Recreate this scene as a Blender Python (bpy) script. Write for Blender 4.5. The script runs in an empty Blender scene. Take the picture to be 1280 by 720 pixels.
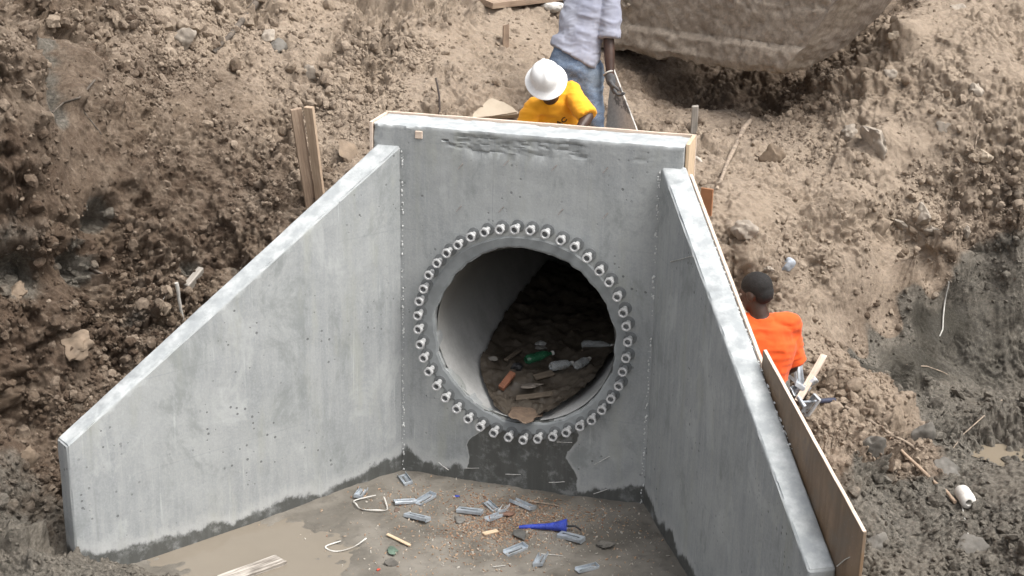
import bpy, bmesh, math, random
import numpy as np
from mathutils import Vector, Matrix, Euler
random.seed(7)
RNG = np.random.default_rng(11)
S = bpy.context.scene
COL = S.collection
# ------------------------------------------------------------------ camera
FPX = 1833.05; PITCH = .3338; YAW = -.2534; ROLL = .0215
CAM = np.array([2.9806, -8.6059, 4.501])
def cam_axes():
    cy, sy = math.cos(YAW), math.sin(YAW); cp, sp = math.cos(PITCH), math.sin(PITCH)
    cr, sr = math.cos(ROLL), math.sin(ROLL)
    f = np.array([sy*cp, cy*cp, -sp]); r = np.array([cy, -sy, 0.]); u = np.cross(r, f)
    return cr*r+sr*u, -sr*r+cr*u, f
CR, CU, CF = cam_axes()
cd = bpy.data.cameras.new('camera'); cam = bpy.data.objects.new('camera', cd); COL.objects.link(cam)
cd.sensor_width = 36; cd.lens = 36*FPX/1280; cd.clip_start = .1; cd.clip_end = 500
cam.matrix_world = Matrix(((CR[0], CU[0], -CF[0], CAM[0]), (CR[1], CU[1], -CF[1], CAM[1]), (CR[2], CU[2], -CF[2], CAM[2]), (0, 0, 0, 1)))
S.camera = cam
def ray(px, py):                       # survey helper: direction of a sight line
    d = CF*FPX + CR*(px-640) - CU*(py-360)
    return d/np.linalg.norm(d)
def at_rho(px, py, rho):
    d = ray(px, py); return CAM + d*rho/math.hypot(d[0], d[1])
def at_z(px, py, z):
    d = ray(px, py); return CAM + d*(z-CAM[2])/d[2]
def at_y(px, py, y):
    d = ray(px, py); return CAM + d*(y-CAM[1])/d[1]
# ------------------------------------------------------------------ scene graph helpers
def tag(o, label=None, cat=None, group=None, kind=None):
    if label: o['label'] = label
    if cat: o['category'] = cat
    if group: o['group'] = group
    if kind: o['kind'] = kind
    return o
def empty(name, loc=(0, 0, 0), rot=(0, 0, 0)):
    o = bpy.data.objects.new(name, None); o.empty_display_size = .1
    o.location = loc; o.rotation_euler = rot; COL.objects.link(o); return o
def link(name, me, mat=None, parent=None):
    o = bpy.data.objects.new(name, me); COL.objects.link(o)
    if mat is not None:
        me.materials.clear(); me.materials.append(mat)
    if parent is not None: o.parent = parent
    return o
def smooth(me, ang=35):
    me.polygons.foreach_set('use_smooth', [True]*len(me.polygons))
    if ang: me.set_sharp_from_angle(angle=math.radians(ang))
    return me
def bm_obj(name, bm, mat=None, parent=None, ang=35):
    bmesh.ops.recalc_face_normals(bm, faces=bm.faces)
    me = bpy.data.meshes.new(name); bm.to_mesh(me); bm.free()
    if ang is not None: smooth(me, ang)
    return link(name, me, mat, parent)
def np_mesh(name, V, F):
    me = bpy.data.meshes.new(name); n, k = F.shape
    me.vertices.add(len(V)); me.vertices.foreach_set('co', np.ascontiguousarray(V, dtype=np.float32).ravel())
    me.loops.add(n*k); me.loops.foreach_set('vertex_index', np.ascontiguousarray(F, dtype=np.int32).ravel())
    me.polygons.add(n); me.polygons.foreach_set('loop_start', np.arange(0, n*k, k, dtype=np.int32))
    me.polygons.foreach_set('use_smooth', np.ones(n, dtype=bool))
    me.update(calc_edges=True); return me
def fattr(me, name, vals):
    a = me.attributes.new(name, 'FLOAT', 'POINT'); a.data.foreach_set('value', np.ascontiguousarray(vals, dtype=np.float32))
def add_box(bm, c, s, M=None):
    r = bmesh.ops.create_cube(bm, size=1)
    vs = r['verts']; bmesh.ops.scale(bm, vec=s, verts=vs)
    if M is not None: bmesh.ops.transform(bm, matrix=M, verts=vs)
    bmesh.ops.translate(bm, vec=c, verts=vs); return vs
def add_tube(bm, pts, rad, seg=8, cap=True):
    pts = [Vector(p) for p in pts]; rad = rad if hasattr(rad, '__len__') else [rad]*len(pts)
    rings = []; up0 = None
    for i, p in enumerate(pts):
        t = (pts[min(i+1, len(pts)-1)]-pts[max(i-1, 0)]).normalized()
        if up0 is None: up0 = t.orthogonal().normalized()
        n = (up0-t*up0.dot(t)); n = n.normalized() if n.length > 1e-6 else t.orthogonal().normalized()
        up0 = n; b = t.cross(n)
        rings.append([bm.verts.new(p+(n*math.cos(2*math.pi*k/seg)+b*math.sin(2*math.pi*k/seg))*rad[i]) for k in range(seg)])
    for a, b in zip(rings, rings[1:]):
        for k in range(seg): bm.faces.new((a[k], a[(k+1) % seg], b[(k+1) % seg], b[k]))
    if cap: bm.faces.new(rings[0][::-1]); bm.faces.new(rings[-1])
# ------------------------------------------------------------------ noise
def _hash(i, j, k, seed):
    h = (i*374761393 + j*668265263 + k*2147483647 + seed*1274126177) & 0xffffffff
    h = ((h ^ (h >> 13))*1274126177) & 0xffffffff
    h = ((h ^ (h >> 16))*2246822519) & 0xffffffff
    return ((h ^ (h >> 15)) & 0xffffff)/float(0xffffff)
def vnoise(P, seed=0):
    I = np.floor(P).astype(np.int64); f = P-I; u = f*f*f*(f*(f*6-15)+10)
    out = 0
    for a in (0, 1):
        wx = u[:, 0] if a else 1-u[:, 0]
        for b in (0, 1):
            wy = u[:, 1] if b else 1-u[:, 1]
            for c in (0, 1):
                wz = u[:, 2] if c else 1-u[:, 2]
                out = out + _hash(I[:, 0]+a, I[:, 1]+b, I[:, 2]+c, seed)*wx*wy*wz
    return out*2-1
def fbm(P, oct=4, seed=0, gain=.5, ridged=False):
    o = 0; a = 1; t = 0; Q = P.copy()
    for k in range(oct):
        n = vnoise(Q, seed+k)
        if ridged: n = 1-2*np.abs(n)
        o = o+a*n; t += a; a *= gain; Q = Q*2.03+17.1
    return o/t
def clods(P, seed):
    """lumpy layer: one broken, tilted lump of its own size per noise cell, 0..1"""
    I = np.floor(P-.5).astype(np.int64); best = np.zeros(len(P))
    for a in (0, 1):
        for b in (0, 1):
            for c in (0, 1):
                i, j, k = I[:, 0]+a, I[:, 1]+b, I[:, 2]+c
                h1 = _hash(i, j, k, seed); h2 = _hash(i, j, k, seed+1); h3 = _hash(i, j, k, seed+2)
                dx = P[:, 0]-(i+.5+(h1-.5)*.8); dy = P[:, 1]-(j+.5+(h2-.5)*.8); dz = P[:, 2]-(k+.5+(h3-.5)*.8)
                r = .14+.44*_hash(i, j, k, seed+3)**1.5
                q = np.maximum(np.abs(dx+.5*dy*(h3-.5)), np.maximum(np.abs(dy+.7*dz*(h1-.5)), np.abs(dz+.7*dx*(h2-.5))))
                d = (.5*np.sqrt(dx*dx+dy*dy+dz*dz)+.62*q)/r
                t = 1+1.1*((h1*7 % 1-.5)*dx+(h2*7 % 1-.5)*dy+(h3*7 % 1-.5)*dz)/r
                best = np.maximum(best, np.clip(1-d**4, 0, 1)*r*2*t)
    return best
def blocks(P, seed):
    """broken ground: every cell a flat, tilted chunk with its own height; also returns a number per chunk"""
    I = np.floor(P-.5).astype(np.int64); bd = np.full(len(P), 9.); out = np.zeros(len(P)); idn = np.zeros(len(P))
    for a in (0, 1):
        for b in (0, 1):
            for c in (0, 1):
                i, j, k = I[:, 0]+a, I[:, 1]+b, I[:, 2]+c
                h1 = _hash(i, j, k, seed); h2 = _hash(i, j, k, seed+1); h3 = _hash(i, j, k, seed+2)
                dx = P[:, 0]-(i+.5+(h1-.5)*.9); dy = P[:, 1]-(j+.5+(h2-.5)*.9); dz = P[:, 2]-(k+.5+(h3-.5)*.9)
                d = np.abs(dx)+np.abs(dy)*.9+np.abs(dz)*1.1-.35*_hash(i, j, k, seed+3)
                m = d < bd; bd = np.where(m, d, bd)
                h = _hash(i, j, k, seed+4)-.5+1.5*((h1*7 % 1-.5)*dx+(h2*7 % 1-.5)*dy+(h3*7 % 1-.5)*dz)-.35*np.clip(d+.1, 0, 1)
                out = np.where(m, h, out); idn = np.where(m, _hash(i, j, k, seed+5), idn)
    return out, idn
def sstep(a, b, x):
    t = np.clip((x-a)/(b-a), 0, 1); return t*t*(3-2*t)
# ------------------------------------------------------------------ shader helpers
class NT:
    def __init__(s, name, rough=.8):
        s.m = bpy.data.materials.new(name); s.m.use_nodes = True; s.t = s.m.node_tree
        s.b = s.t.nodes['Principled BSDF']; s.b.inputs['Roughness'].default_value = rough
        s.g = s.n('ShaderNodeNewGeometry')
    def n(s, k, **kw):
        o = s.t.nodes.new(k)
        for a, v in kw.items(): setattr(o, a, v)
        return o
    def put(s, i, v):
        if isinstance(v, bpy.types.NodeSocket): s.t.links.new(v, i)
        elif hasattr(v, '__len__') and len(v) == 3 and i.type == 'RGBA': i.default_value = (*v, 1)
        else: i.default_value = v
    def math(s, op, a, b=0., c=0., clamp=False):
        o = s.n('ShaderNodeMath', operation=op); o.use_clamp = clamp
        for k, v in enumerate((a, b, c)): s.put(o.inputs[k], v)
        return o.outputs[0]
    def mix(s, f, a, b, mode='MIX'):
        o = s.n('ShaderNodeMix', data_type='RGBA', blend_type=mode)
        s.put(o.inputs['Factor'], f); s.put(o.inputs[6], a); s.put(o.inputs[7], b); return o.outputs[2]
    def pos(s, scale=(1, 1, 1), obj=False):
        v = s.n('ShaderNodeVectorMath', operation='MULTIPLY')
        s.t.links.new(s.n('ShaderNodeTexCoord').outputs['Object'] if obj else s.g.outputs['Position'], v.inputs[0]); v.inputs[1].default_value = scale
        return v.outputs[0]
    def noise(s, sc, det=4, rough=.6, vec=None, dist=0.):
        o = s.n('ShaderNodeTexNoise'); o.inputs['Scale'].default_value = sc; o.inputs['Detail'].default_value = det
        o.inputs['Roughness'].default_value = rough; o.inputs['Distortion'].default_value = dist
        s.t.links.new(vec if vec is not None else s.pos(), o.inputs['Vector']); return o.outputs[0]
    def voro(s, sc, vec=None, feat='F1', out='Distance'):
        o = s.n('ShaderNodeTexVoronoi', feature=feat); o.inputs['Scale'].default_value = sc
        s.t.links.new(vec if vec is not None else s.pos(), o.inputs['Vector']); return o.outputs[out]
    def ramp(s, x, a, b, lo=0., hi=1.):
        o = s.n('ShaderNodeMapRange', interpolation_type='SMOOTHSTEP')
        s.put(o.inputs[0], x); s.put(o.inputs[1], a); s.put(o.inputs[2], b); s.put(o.inputs[3], lo); s.put(o.inputs[4], hi); return o.outputs[0]
    def attr(s, name):
        o = s.n('ShaderNodeAttribute'); o.attribute_name = name; return o.outputs['Fac']
    def bump(s, h, strength=.5, dist=.01, prev=None):
        o = s.n('ShaderNodeBump'); o.inputs['Strength'].default_value = strength; o.inputs['Distance'].default_value = dist
        s.put(o.inputs['Height'], h)
        if prev is not None: s.t.links.new(prev, o.inputs['Normal'])
        s.t.links.new(o.outputs[0], s.b.inputs['Normal']); return o.outputs[0]
    def set(s, **kw):
        for k, v in kw.items(): s.put(s.b.inputs[k.replace('_', ' ')], v)
        return s
def simple(name, col, rough=.7, metal=0., var=.25, sc=12., bump=.0, obj=True, bsc=60.):
    """a plain material with mottled colour and a fine bump"""
    m = NT(name, rough); v = m.pos(obj=obj)
    n = m.noise(sc, 5, .6, v)
    lo = tuple(c*(1-var) for c in col); hi = tuple(min(1, c*(1+var)) for c in col)
    m.set(Base_Color=m.mix(m.ramp(n, .3, .7), lo, hi), Metallic=metal)
    m.set(Roughness=m.ramp(m.noise(sc*3, 3, .6, v), .3, .7, max(0, rough-.12), min(1, rough+.1)))
    if bump: m.bump(m.noise(bsc, 4, .6, v), bump, .004)
    return m.m
# ------------------------------------------------------------------ daylight: high overcast, brighter from the right front
SUN = Vector((.47, -.12, .88)).normalized()
w = bpy.data.worlds.new('World'); S.world = w; w.use_nodes = True; wt = w.node_tree
sky = wt.nodes.new('ShaderNodeTexSky'); sky.sky_type = 'NISHITA'; sky.sun_disc = False
sky.sun_elevation = math.asin(SUN.z); sky.sun_rotation = math.atan2(SUN.x, SUN.y)
sky.air_density = 1.; sky.dust_density = 6.; sky.ozone_density = 1.
hs = wt.nodes.new('ShaderNodeHueSaturation'); hs.inputs['Saturation'].default_value = .27
wt.links.new(sky.outputs[0], hs.inputs['Color']); wt.links.new(hs.outputs[0], wt.nodes['Background'].inputs[0])
wt.nodes['Background'].inputs[1].default_value = .148
sl = bpy.data.lights.new('sun', 'SUN'); sl.energy = 1.75; sl.angle = math.radians(38); sl.color = (1, .965, .91)
so = bpy.data.objects.new('sun', sl); COL.objects.link(so); so.rotation_euler = SUN.to_track_quat('Z', 'Y').to_euler(); so.location = (4, -6, 9)
S.view_settings.view_transform = 'Standard'; S.view_settings.look = 'None'; S.view_settings.gamma = 1
S.view_settings.use_curve_mapping = False; S.view_settings.exposure = .74
# ------------------------------------------------------------------ headwall dimensions (metres)
W = 1.6753; H = 2.4284; HL = 2.307; XL = -.1817; XR = 1.8065; TH = .295
PX, PZ, PR = .8357, 1.0874, .6
AL, LL, EL, TL = .9686, 2.3507, .8823, .1341
AR, LR, ER, TR = 1.105, 2.5723, .9804, .1401
DL = np.array([-math.cos(AL), -math.sin(AL), 0]); NL = np.array([-math.sin(AL), math.cos(AL), 0])
DR = np.array([math.cos(AR), -math.sin(AR), 0]); NR = np.array([math.sin(AR), math.cos(AR), 0])
JL = np.array([0., 0, 0]); JR = np.array([W, 0, 0.])
EndL = JL+DL*LL; EndR = JR+DR*LR
# ------------------------------------------------------------------ terrain survey: sight px, py, range, dry, wet, rough
SURV = [
 # left bank, from the mud at the wing end up to the rim
 (-160,720,7.4,.1,.6,.6),(30,716,7.55,.15,.75,.5),(70,705,7.62,.2,.8,.4),(20,660,8.0,.2,.7,.6),(20,600,8.45,.25,.5,.7),(-160,600,8.2,.1,.5,.7),
 (60,560,8.75,.2,.35,.8),(20,500,8.85,.15,.3,.9),(100,480,9.0,.25,.1,.9),(20,400,9.05,.1,.2,.8),(-160,400,8.8,.1,.2,.8),(110,400,9.25,.15,.15,.9),
 (200,400,9.35,.25,.05,.8),(20,300,9.2,.05,.45,.7),(120,300,9.55,.1,.25,.7),(250,330,9.6,.2,.1,.8),(20,200,9.3,.15,.2,.7),(-160,200,8.9,.2,.2,.8),
 (150,200,9.85,.22,.05,.35),(250,250,9.95,.2,.05,.4),(330,230,9.9,.3,.05,.6),(40,100,9.5,.4,.1,.9),(70,60,10.1,.25,.4,.6),(150,110,10.3,.3,.05,.8),(250,130,10.6,.35,.0,.7),
 (10,20,9.75,.45,.05,.9),(-160,0,9.4,.4,.1,.9),(120,30,10.7,.55,.0,.9),(80,-10,10.9,.3,.2,.8),(250,40,11.3,.75,0,1.),(250,-60,12.1,.75,0,1.),(-160,-160,10.6,.5,0,.9),(60,-160,12.2,.5,0,.9),
 (370,200,10.1,.45,0,.7),(380,100,11.0,.7,0,.95),(380,0,12.0,.85,0,1.),(430,180,10.25,.75,.0,.35),(470,120,10.9,.75,0,.55),(500,40,11.8,.9,0,.8),(440,215,9.9,.6,0,.4),
 (380,-160,13.8,.8,0,.8),
 # behind the headwall
 (560,130,10.75,.85,0,.5),(570,60,11.6,.95,0,.5),(620,110,11.0,.9,0,.4),(620,40,12.0,.95,0,.3),(640,0,12.6,.95,0,.25),(640,-160,15.,.9,0,.5),(540,0,12.4,.95,0,.7),
 # hollow below the bucket and the cut bank right of it
 (700,110,11.4,.9,0,.3),(760,40,13.,.4,.05,.4),(800,150,11.1,.65,.1,.4),(850,100,12.2,.25,.2,.4),(930,110,12.1,.25,.2,.4),(870,170,10.75,.75,0,.5),(960,150,11.4,.6,.1,.4),
 (1000,125,11.65,.35,.1,.5),(1040,80,12.0,.4,.1,.4),(1100,20,12.6,.45,.1,.4),(1000,-40,14.,.6,0,.5),(1150,-120,14.2,.8,0,.7),(800,-160,16.,.8,0,.5),
 (1075,95,11.65,.8,0,.5),(1150,20,11.95,.9,0,.4),(1200,60,11.6,.9,0,.38),(1280,0,12.4,.9,0,.42),(1420,0,12.4,.9,0,.5),(1420,-160,14.5,.9,0,.7),
 (900,225,10.0,.95,0,.2),(940,260,9.75,.95,0,.15),(885,250,9.75,.95,0,.15),(1000,200,10.8,.9,0,.4),(950,210,10.4,.9,0,.3),(1100,150,11.1,.9,0,.5),(1100,220,10.5,.9,0,.5),(1200,150,11.0,.9,0,.55),(1200,230,10.4,.85,0,.6),
 (1280,130,11.2,.85,0,.5),(1280,230,10.55,.7,.1,.6),(1420,150,11.,.7,.1,.8),
 (920,310,9.3,.85,0,.5),(990,300,9.75,.9,0,.5),(1040,300,9.9,.8,0,.5),(1000,370,9.25,.75,0,.5),(1090,290,10.1,.9,0,.6),(1150,285,10.2,.9,0,.7),
 # groove, ledge and pit wall
 (1100,340,10.2,.8,.0,.15),(1040,410,9.6,.7,.0,.15),(1150,330,10.4,.9,0,.3),(1110,290,10.5,.9,0,.6),
 (1075,440,9.75,.7,0,.3),(1110,405,10.0,.75,0,.3),(1150,365,10.25,.8,0,.4),(1198,312,10.6,.8,0,.5),(1240,296,10.75,.6,.2,.5),(1290,268,10.95,.4,.5,.5),(1420,240,11.2,.4,.6,.6),
 (1092,466,9.52,.1,1.,.4),(1128,458,9.68,.1,1.,.5),(1160,450,9.9,.1,1.,.5),(1200,445,10.2,.1,.9,.5),(1245,440,10.35,.1,.9,.5),(1290,432,10.5,.1,.85,.6),(1420,430,10.6,.1,.8,.6),(1000,440,8.95,.75,0,.4),
 (1200,490,9.72,.12,.72,.9),(1280,490,9.72,.12,.7,.9),(1420,500,9.6,.1,.7,.8),(1160,520,9.3,.15,.72,.8),
 (1200,560,8.95,.2,.7,.9),(1280,580,8.7,.25,.8,.4),(1200,640,8.25,.25,.75,1.),(1280,690,7.75,.3,.7,.8),(1420,700,7.5,.2,.8,.8),(1150,700,7.7,.25,.68,.9),(1110,640,8.1,.15,.72,.9),(1095,700,7.55,.2,.72,.9),
 # spoil heap beside the form panel
 (1060,470,9.0,.85,0,.8),(1010,500,8.6,.8,0,.4),(1030,550,8.25,.75,.05,.5),(1090,480,9.0,.85,0,.8),(1130,520,8.95,.75,.1,.9),(1080,530,8.6,.85,0,.6),(1120,550,8.7,.6,.3,.9),(1085,580,8.25,.3,.65,.9),(1060,600,8.0,.4,.5,.6),
]
EXTRA = [ # x, y, z, dry, wet, rough : spots no sight line reaches
 (2.33,-.30,0.02,.7,.1,.4),(2.15,.05,.35,.7,.1,.4),(2.65,-.8,.05,.7,.2,.4),(2.95,-1.6,.0,.4,.5,.5),(3.1,-2.6,-.03,.3,.6,.6),(2.0,.45,1.1,.8,0,.3),
 (-.2,.6,1.75,.6,0,.4),(.2,.9,1.66,.6,0,.4),(.85,.7,1.66,.6,0,.3),(.85,1.6,1.66,.6,0,.3),(1.5,.7,1.62,.6,0,.3),(1.6,1.4,1.66,.6,0,.3),(.3,1.6,1.75,.6,0,.3),(-.5,.5,1.55,.5,0,.5),
 (-.9,-.6,.75,.3,.2,.5),(-1.3,-1.2,.35,.3,.3,.6),(-1.7,-1.7,.1,.3,.5,.6),(-.5,.0,1.2,.4,.1,.5),
 (-1.5,-2.6,.0,.3,.7,.5),(0,-3,-.03,.3,.7,.4),(1.5,-3,-.03,.3,.7,.4),(3.,-3.6,-.03,.3,.7,.5),(0,-5,0,.3,.6,.5),(3,-5,0,.3,.6,.5),(-4,-5,.1,.3,.6,.5),(7,-5,.2,.3,.6,.5),
 (-9,0,3.6,.5,0,.7),(-8,6,4,.8,0,.7),(-2,10,3.9,.8,0,.7),(4,10,3.9,.8,0,.7),(8,4,3.4,.8,0,.7),(8,-2,1.2,.4,.4,.7),(-8,-5,2,.4,.2,.7),
 (-30,0,5,.6,0,.5),(-25,25,5.5,.7,0,.5),(0,40,5.5,.7,0,.5),(25,30,5,.7,0,.5),(30,0,4,.7,0,.5),(0,-30,4,.5,0,.5),(0,-10,1.,.5,.3,.5),(-25,-20,4,.5,0,.5),(25,-20,4,.5,0,.5)]
WALLZ = [(1100,436,9.72,.1,1.,.25),(1130,425,9.82,.1,1,.25),(1150,388,10.1,.1,1,.2),(1165,395,10.12,.1,1.,.2),(1190,400,10.25,.1,1,.25),(1205,340,10.5,.1,.98,.25),(1240,380,10.45,.1,.9,.3),(1235,325,10.62,.1,.95,.25),(1270,330,10.72,.1,.88,.3),(1290,380,10.65,.1,.85,.3),(1420,330,10.9,.1,.8,.6)]
sp = np.array([[*at_rho(a, b, c), d, e, f] for a, b, c, d, e, f in SURV] + EXTRA)
def rbf(X, y, lam):
    n = len(X); K = np.linalg.norm(X[:, None]-X[None], axis=2); A = np.zeros((n+3, n+3))
    A[:n, :n] = K+np.eye(n)*lam; A[:n, n] = 1; A[:n, n+1:] = X; A[n:, :n] = A[:n, n:].T
    return np.linalg.solve(A, np.concatenate([y, [0, 0, 0]]))
CO = rbf(sp[:, :2], sp[:, 2], -.03)
def chunked(fn, X, m=40000):
    return np.concatenate([fn(X[i:i+m]) for i in range(0, len(X), m)])
def base_h(X):
    f = lambda Q: np.linalg.norm(Q[:, None]-sp[None, :, :2], axis=2)@CO[:-3]+CO[-3]+Q@CO[-2:]
    return chunked(f, X)
sz = np.concatenate([sp, np.array([[*at_rho(a, b, c), d, e, f] for a, b, c, d, e, f in WALLZ])])
def zones(P):
    def f(Q):
        d2 = ((Q[:, None]-sz[None, :, :3])**2).sum(2)+.003
        wt_ = d2**-2.; wt_ /= wt_.sum(1, keepdims=True); return wt_@sz[:, 3:6]
    return chunked(f, P)
# polar grid about the camera foot so that the visible slopes get the vertices
az = np.concatenate([np.linspace(-175, -60, 14), np.linspace(-56, -40, 30), np.arange(-39, 9.5, .055), np.linspace(10.5, 30, 30), np.linspace(36, 175, 16)])
rh = np.concatenate([np.linspace(.4, 6, 30), np.arange(6.15, 8.3, .009), np.arange(8.3, 10.3, .0058), np.arange(10.3, 13.7, .0085), 13.7+np.cumsum(.012*1.045**np.arange(1, 122))])
AZ, RH = np.meshgrid(np.radians(az), rh)
XY = np.stack([CAM[0]+RH*np.sin(AZ), CAM[1]+RH*np.cos(AZ)], 2).reshape(-1, 2)
Z0 = base_h(XY).reshape(AZ.shape)
na, nr = len(az), len(rh)
P0 = np.concatenate([XY, Z0.reshape(-1, 1)], 1)
G = P0.reshape(nr, na, 3)
Nn = np.cross(np.gradient(G, axis=1), np.gradient(G, axis=0)).reshape(-1, 3); Nn /= np.linalg.norm(Nn, axis=1, keepdims=True)+1e-12
Nn *= np.sign(Nn[:, 2:3])
warp = np.stack([fbm(P0*2.2, 3, 5), fbm(P0*2.2, 3, 25), fbm(P0*2.2, 3, 45)], 1)*.16
Zn = zones(P0+warp*.5); dry, wet, rough = Zn.T
# dents and bumps found in the photograph: sight px, py, radius, depth (+ is out of the ground)
def ground0(px, py):
    d = ray(px, py); hl = math.hypot(d[0], d[1]); r = np.arange(6.2, 18, .02)
    Q = CAM+d[None]*(r/hl)[:, None]; below = Q[:, 2] < base_h(Q[:, :2])
    return Q[np.argmax(below)] if below.any() else Q[-1]
BUMPS = [(1102,440,.13,-.08),(1132,428,.15,-.1),(1160,400,.15,-.1),(1195,380,.18,-.09),(1240,350,.18,-.08),(1165,435,.14,-.06),(870,110,.35,-.16),(960,112,.3,-.2),(1010,72,.2,-.14),(1132,40,.15,.14),(1092,100,.14,.12),(1045,150,.12,.09),(1152,0,.15,.12),
 (1078,430,.07,.05),(1110,396,.07,.06),(1150,355,.08,.07),(1193,304,.09,.08),(1232,290,.09,.08),(1095,413,.06,.07),(1130,374,.06,.07),(1172,330,.07,.08),(1215,297,.07,.08),(1270,262,.1,.08),(1060,480,.12,.08),(1120,505,.1,.08),(1030,520,.1,.05),
 (25,340,.2,-.34),(55,345,.12,-.22),(108,332,.13,-.34),(122,262,.11,-.24),(240,335,.1,-.16),(62,55,.12,-.2),(66,75,.11,-.22),(68,98,.11,-.22),(70,120,.11,-.2),(38,90,.09,.1),(98,80,.08,.09),(95,120,.08,.08),(42,140,.1,.08),(300,335,.1,-.12),(20,235,.12,.1),(100,440,.13,.09),(150,370,.1,.06),(30,250,.2,-.1),(10,200,.18,.08),(60,20,.18,-.18),(68,85,.12,-.2),(70,120,.1,-.16),
 (115,90,.12,.08),(30,80,.14,.1),(225,45,.1,.11),(205,80,.09,-.1),(345,55,.08,-.1),(355,65,.06,.05),(165,20,.2,.1),(360,165,.1,-.06),(350,110,.12,-.1),(270,100,.1,-.08),(310,75,.1,.08),(190,330,.12,-.06),(175,400,.16,.05),
 (80,500,.12,.07),(30,560,.1,.06),(90,690,.08,.04),(45,700,.1,.05),(15,640,.12,-.04),(60,640,.1,.05),
 (1095,180,.12,.12),(1130,190,.1,.05),(930,295,.1,.1),(965,195,.07,.06),(1050,235,.07,.06),(1145,265,.12,.08),(1010,325,.12,-.08),(1025,350,.12,-.08),(1190,262,.1,-.08),(1075,265,.08,-.05),
 (1180,100,.1,.04),(1060,60,.15,-.06),(1110,30,.14,.06),(1040,110,.1,.05),(1215,260,.1,.05),(1100,480,.12,.07),(1130,510,.1,.06),(1125,690,.07,-.08),(1180,570,.1,.05),(1120,590,.08,-.06),(1215,600,.1,.03),(1150,470,.1,.06),(1250,545,.12,-.04),(1100,600,.08,-.05)]
dis = np.zeros(len(P0))
for px, py, r, h in BUMPS:
    c = ground0(px, py); d = np.linalg.norm(P0+warp*.6-c, axis=1)/r
    dis += h*np.exp(-d**2*1.3)
for px, py, r, a_ in ((58,40,.17,.9),(62,62,.16,1.),(66,85,.15,1.),(68,105,.15,1.),(71,128,.16,1.),(76,145,.12,.7),(108,332,.17,.95),(122,262,.16,.85),(38,345,.26,.7),(100,300,.12,.6),(165,405,.14,.5),(20,260,.22,.45),(240,335,.14,.6),(300,335,.12,.5),(88,690,.15,.5)):
    d = np.linalg.norm(P0+warp*.35-ground0(px, py), axis=1)/r; wet = np.maximum(wet, a_*np.exp(-d**2*1.1)); rough = np.where(py < 160, rough*(1-.8*np.exp(-d**2)), rough)
# layered roughness: heaves, lumps, clods, crumbs
mod = sstep(-.22, .28, fbm(P0*1.9, 4, 90))
rg = np.clip(rough*(.22+.95*mod), 0, 1.1)
Pw = P0+np.stack([fbm(P0*8, 3, 61), fbm(P0*8, 3, 71), fbm(P0*8, 3, 81)], 1)*.05
Pv = P0+np.stack([fbm(P0*30, 2, 62), fbm(P0*30, 2, 72), fbm(P0*30, 2, 82)], 1)*.014
dis += .13*fbm(P0*1.5, 4, 1)*(.3+rg) + .055*fbm(P0*4.5, 5, 31, .6)*(.2+rg)
b1, i1 = blocks(Pw*4.3+1.1, 601); b2, i2 = blocks(Pv*10.5+5.1, 611); b3, i3 = blocks(Pv*24+2.1, 621)
dis += .085*b1*rg + .05*b2*(.04+rg) + .026*b3*(.10+rg)
dry = dry+((i1-.5)*.22+(i2-.5)*.26+(i3-.5)*.22)*np.clip(rg*1.4, 0, 1)
dis -= .09*np.clip(fbm(Pw*3.1, 4, 41, .55, True)-.1, 0, 1)*rg           # torn crevices
sel = .35+.9*sstep(-.2, .3, fbm(P0*2.6, 2, 95))
dis += .10*clods(Pw*3.6, 101)*rg**1.6*sel
dis += .06*clods(Pw*8.5+3.3, 111)*rg*sel
dis += .045*clods(Pv*17+7.7, 121)*(.1+rg)*sel
dis += .028*clods(Pv*36+1.7, 125)*(.15+rg)
dis += .02*fbm(P0*24, 3, 131, .65)*(.2+.9*rg)
# raked grooves running down the slick slope right of the trench, and torn vertical scrapes on the cut bank
gx = ground0(1150, 320); gy = ground0(1040, 425); gd = (gy-gx)[:2]/np.linalg.norm((gy-gx)[:2]); rel = P0[:, :2]-gx[:2]
al = rel@gd; ac = rel@np.array([-gd[1], gd[0]]); gl = np.linalg.norm((gy-gx)[:2])
mg = sstep(-.1, .15, al)*sstep(gl+.3, gl, al)*np.exp(-(ac/.22)**4)
g3 = np.stack([ac*34, al*1.5, ac*0], 1); dis = dis*(1-.75*mg)+mg*(.016*fbm(g3, 3, 151)-.02)
c1 = ground0(1060, 75); ms = np.exp(-(np.linalg.norm(P0-c1, axis=1)/.55)**4)
dis += ms*.10*fbm(np.stack([P0[:, 0]*11, P0[:, 1]*11, P0[:, 2]*1.6], 1), 3, 161)
dis *= sstep(0, .5, RH.ravel())
P1 = P0+Nn*dis[:, None]
# the cast floor: ground is dug out below the slab between the wings
mid = lambda J, E, n, t: (J+n*t*.5, E+n*t*.5)
polyI = [JL+NL*TL*.5+np.array([0, .12, 0]), EndL+NL*TL*.5, EndR+NR*TR*.5, JR+NR*TR*.5+np.array([0, .12, 0])]
ins = np.ones(len(P1), bool)
for k in range(4):
    a = polyI[k][:2]; b = polyI[(k+1) % 4][:2]; e = b-a
    ins &= (e[0]*(P1[:, 1]-a[1])-e[1]*(P1[:, 0]-a[0])) > 0
P1[ins, 2] = -.2
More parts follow.
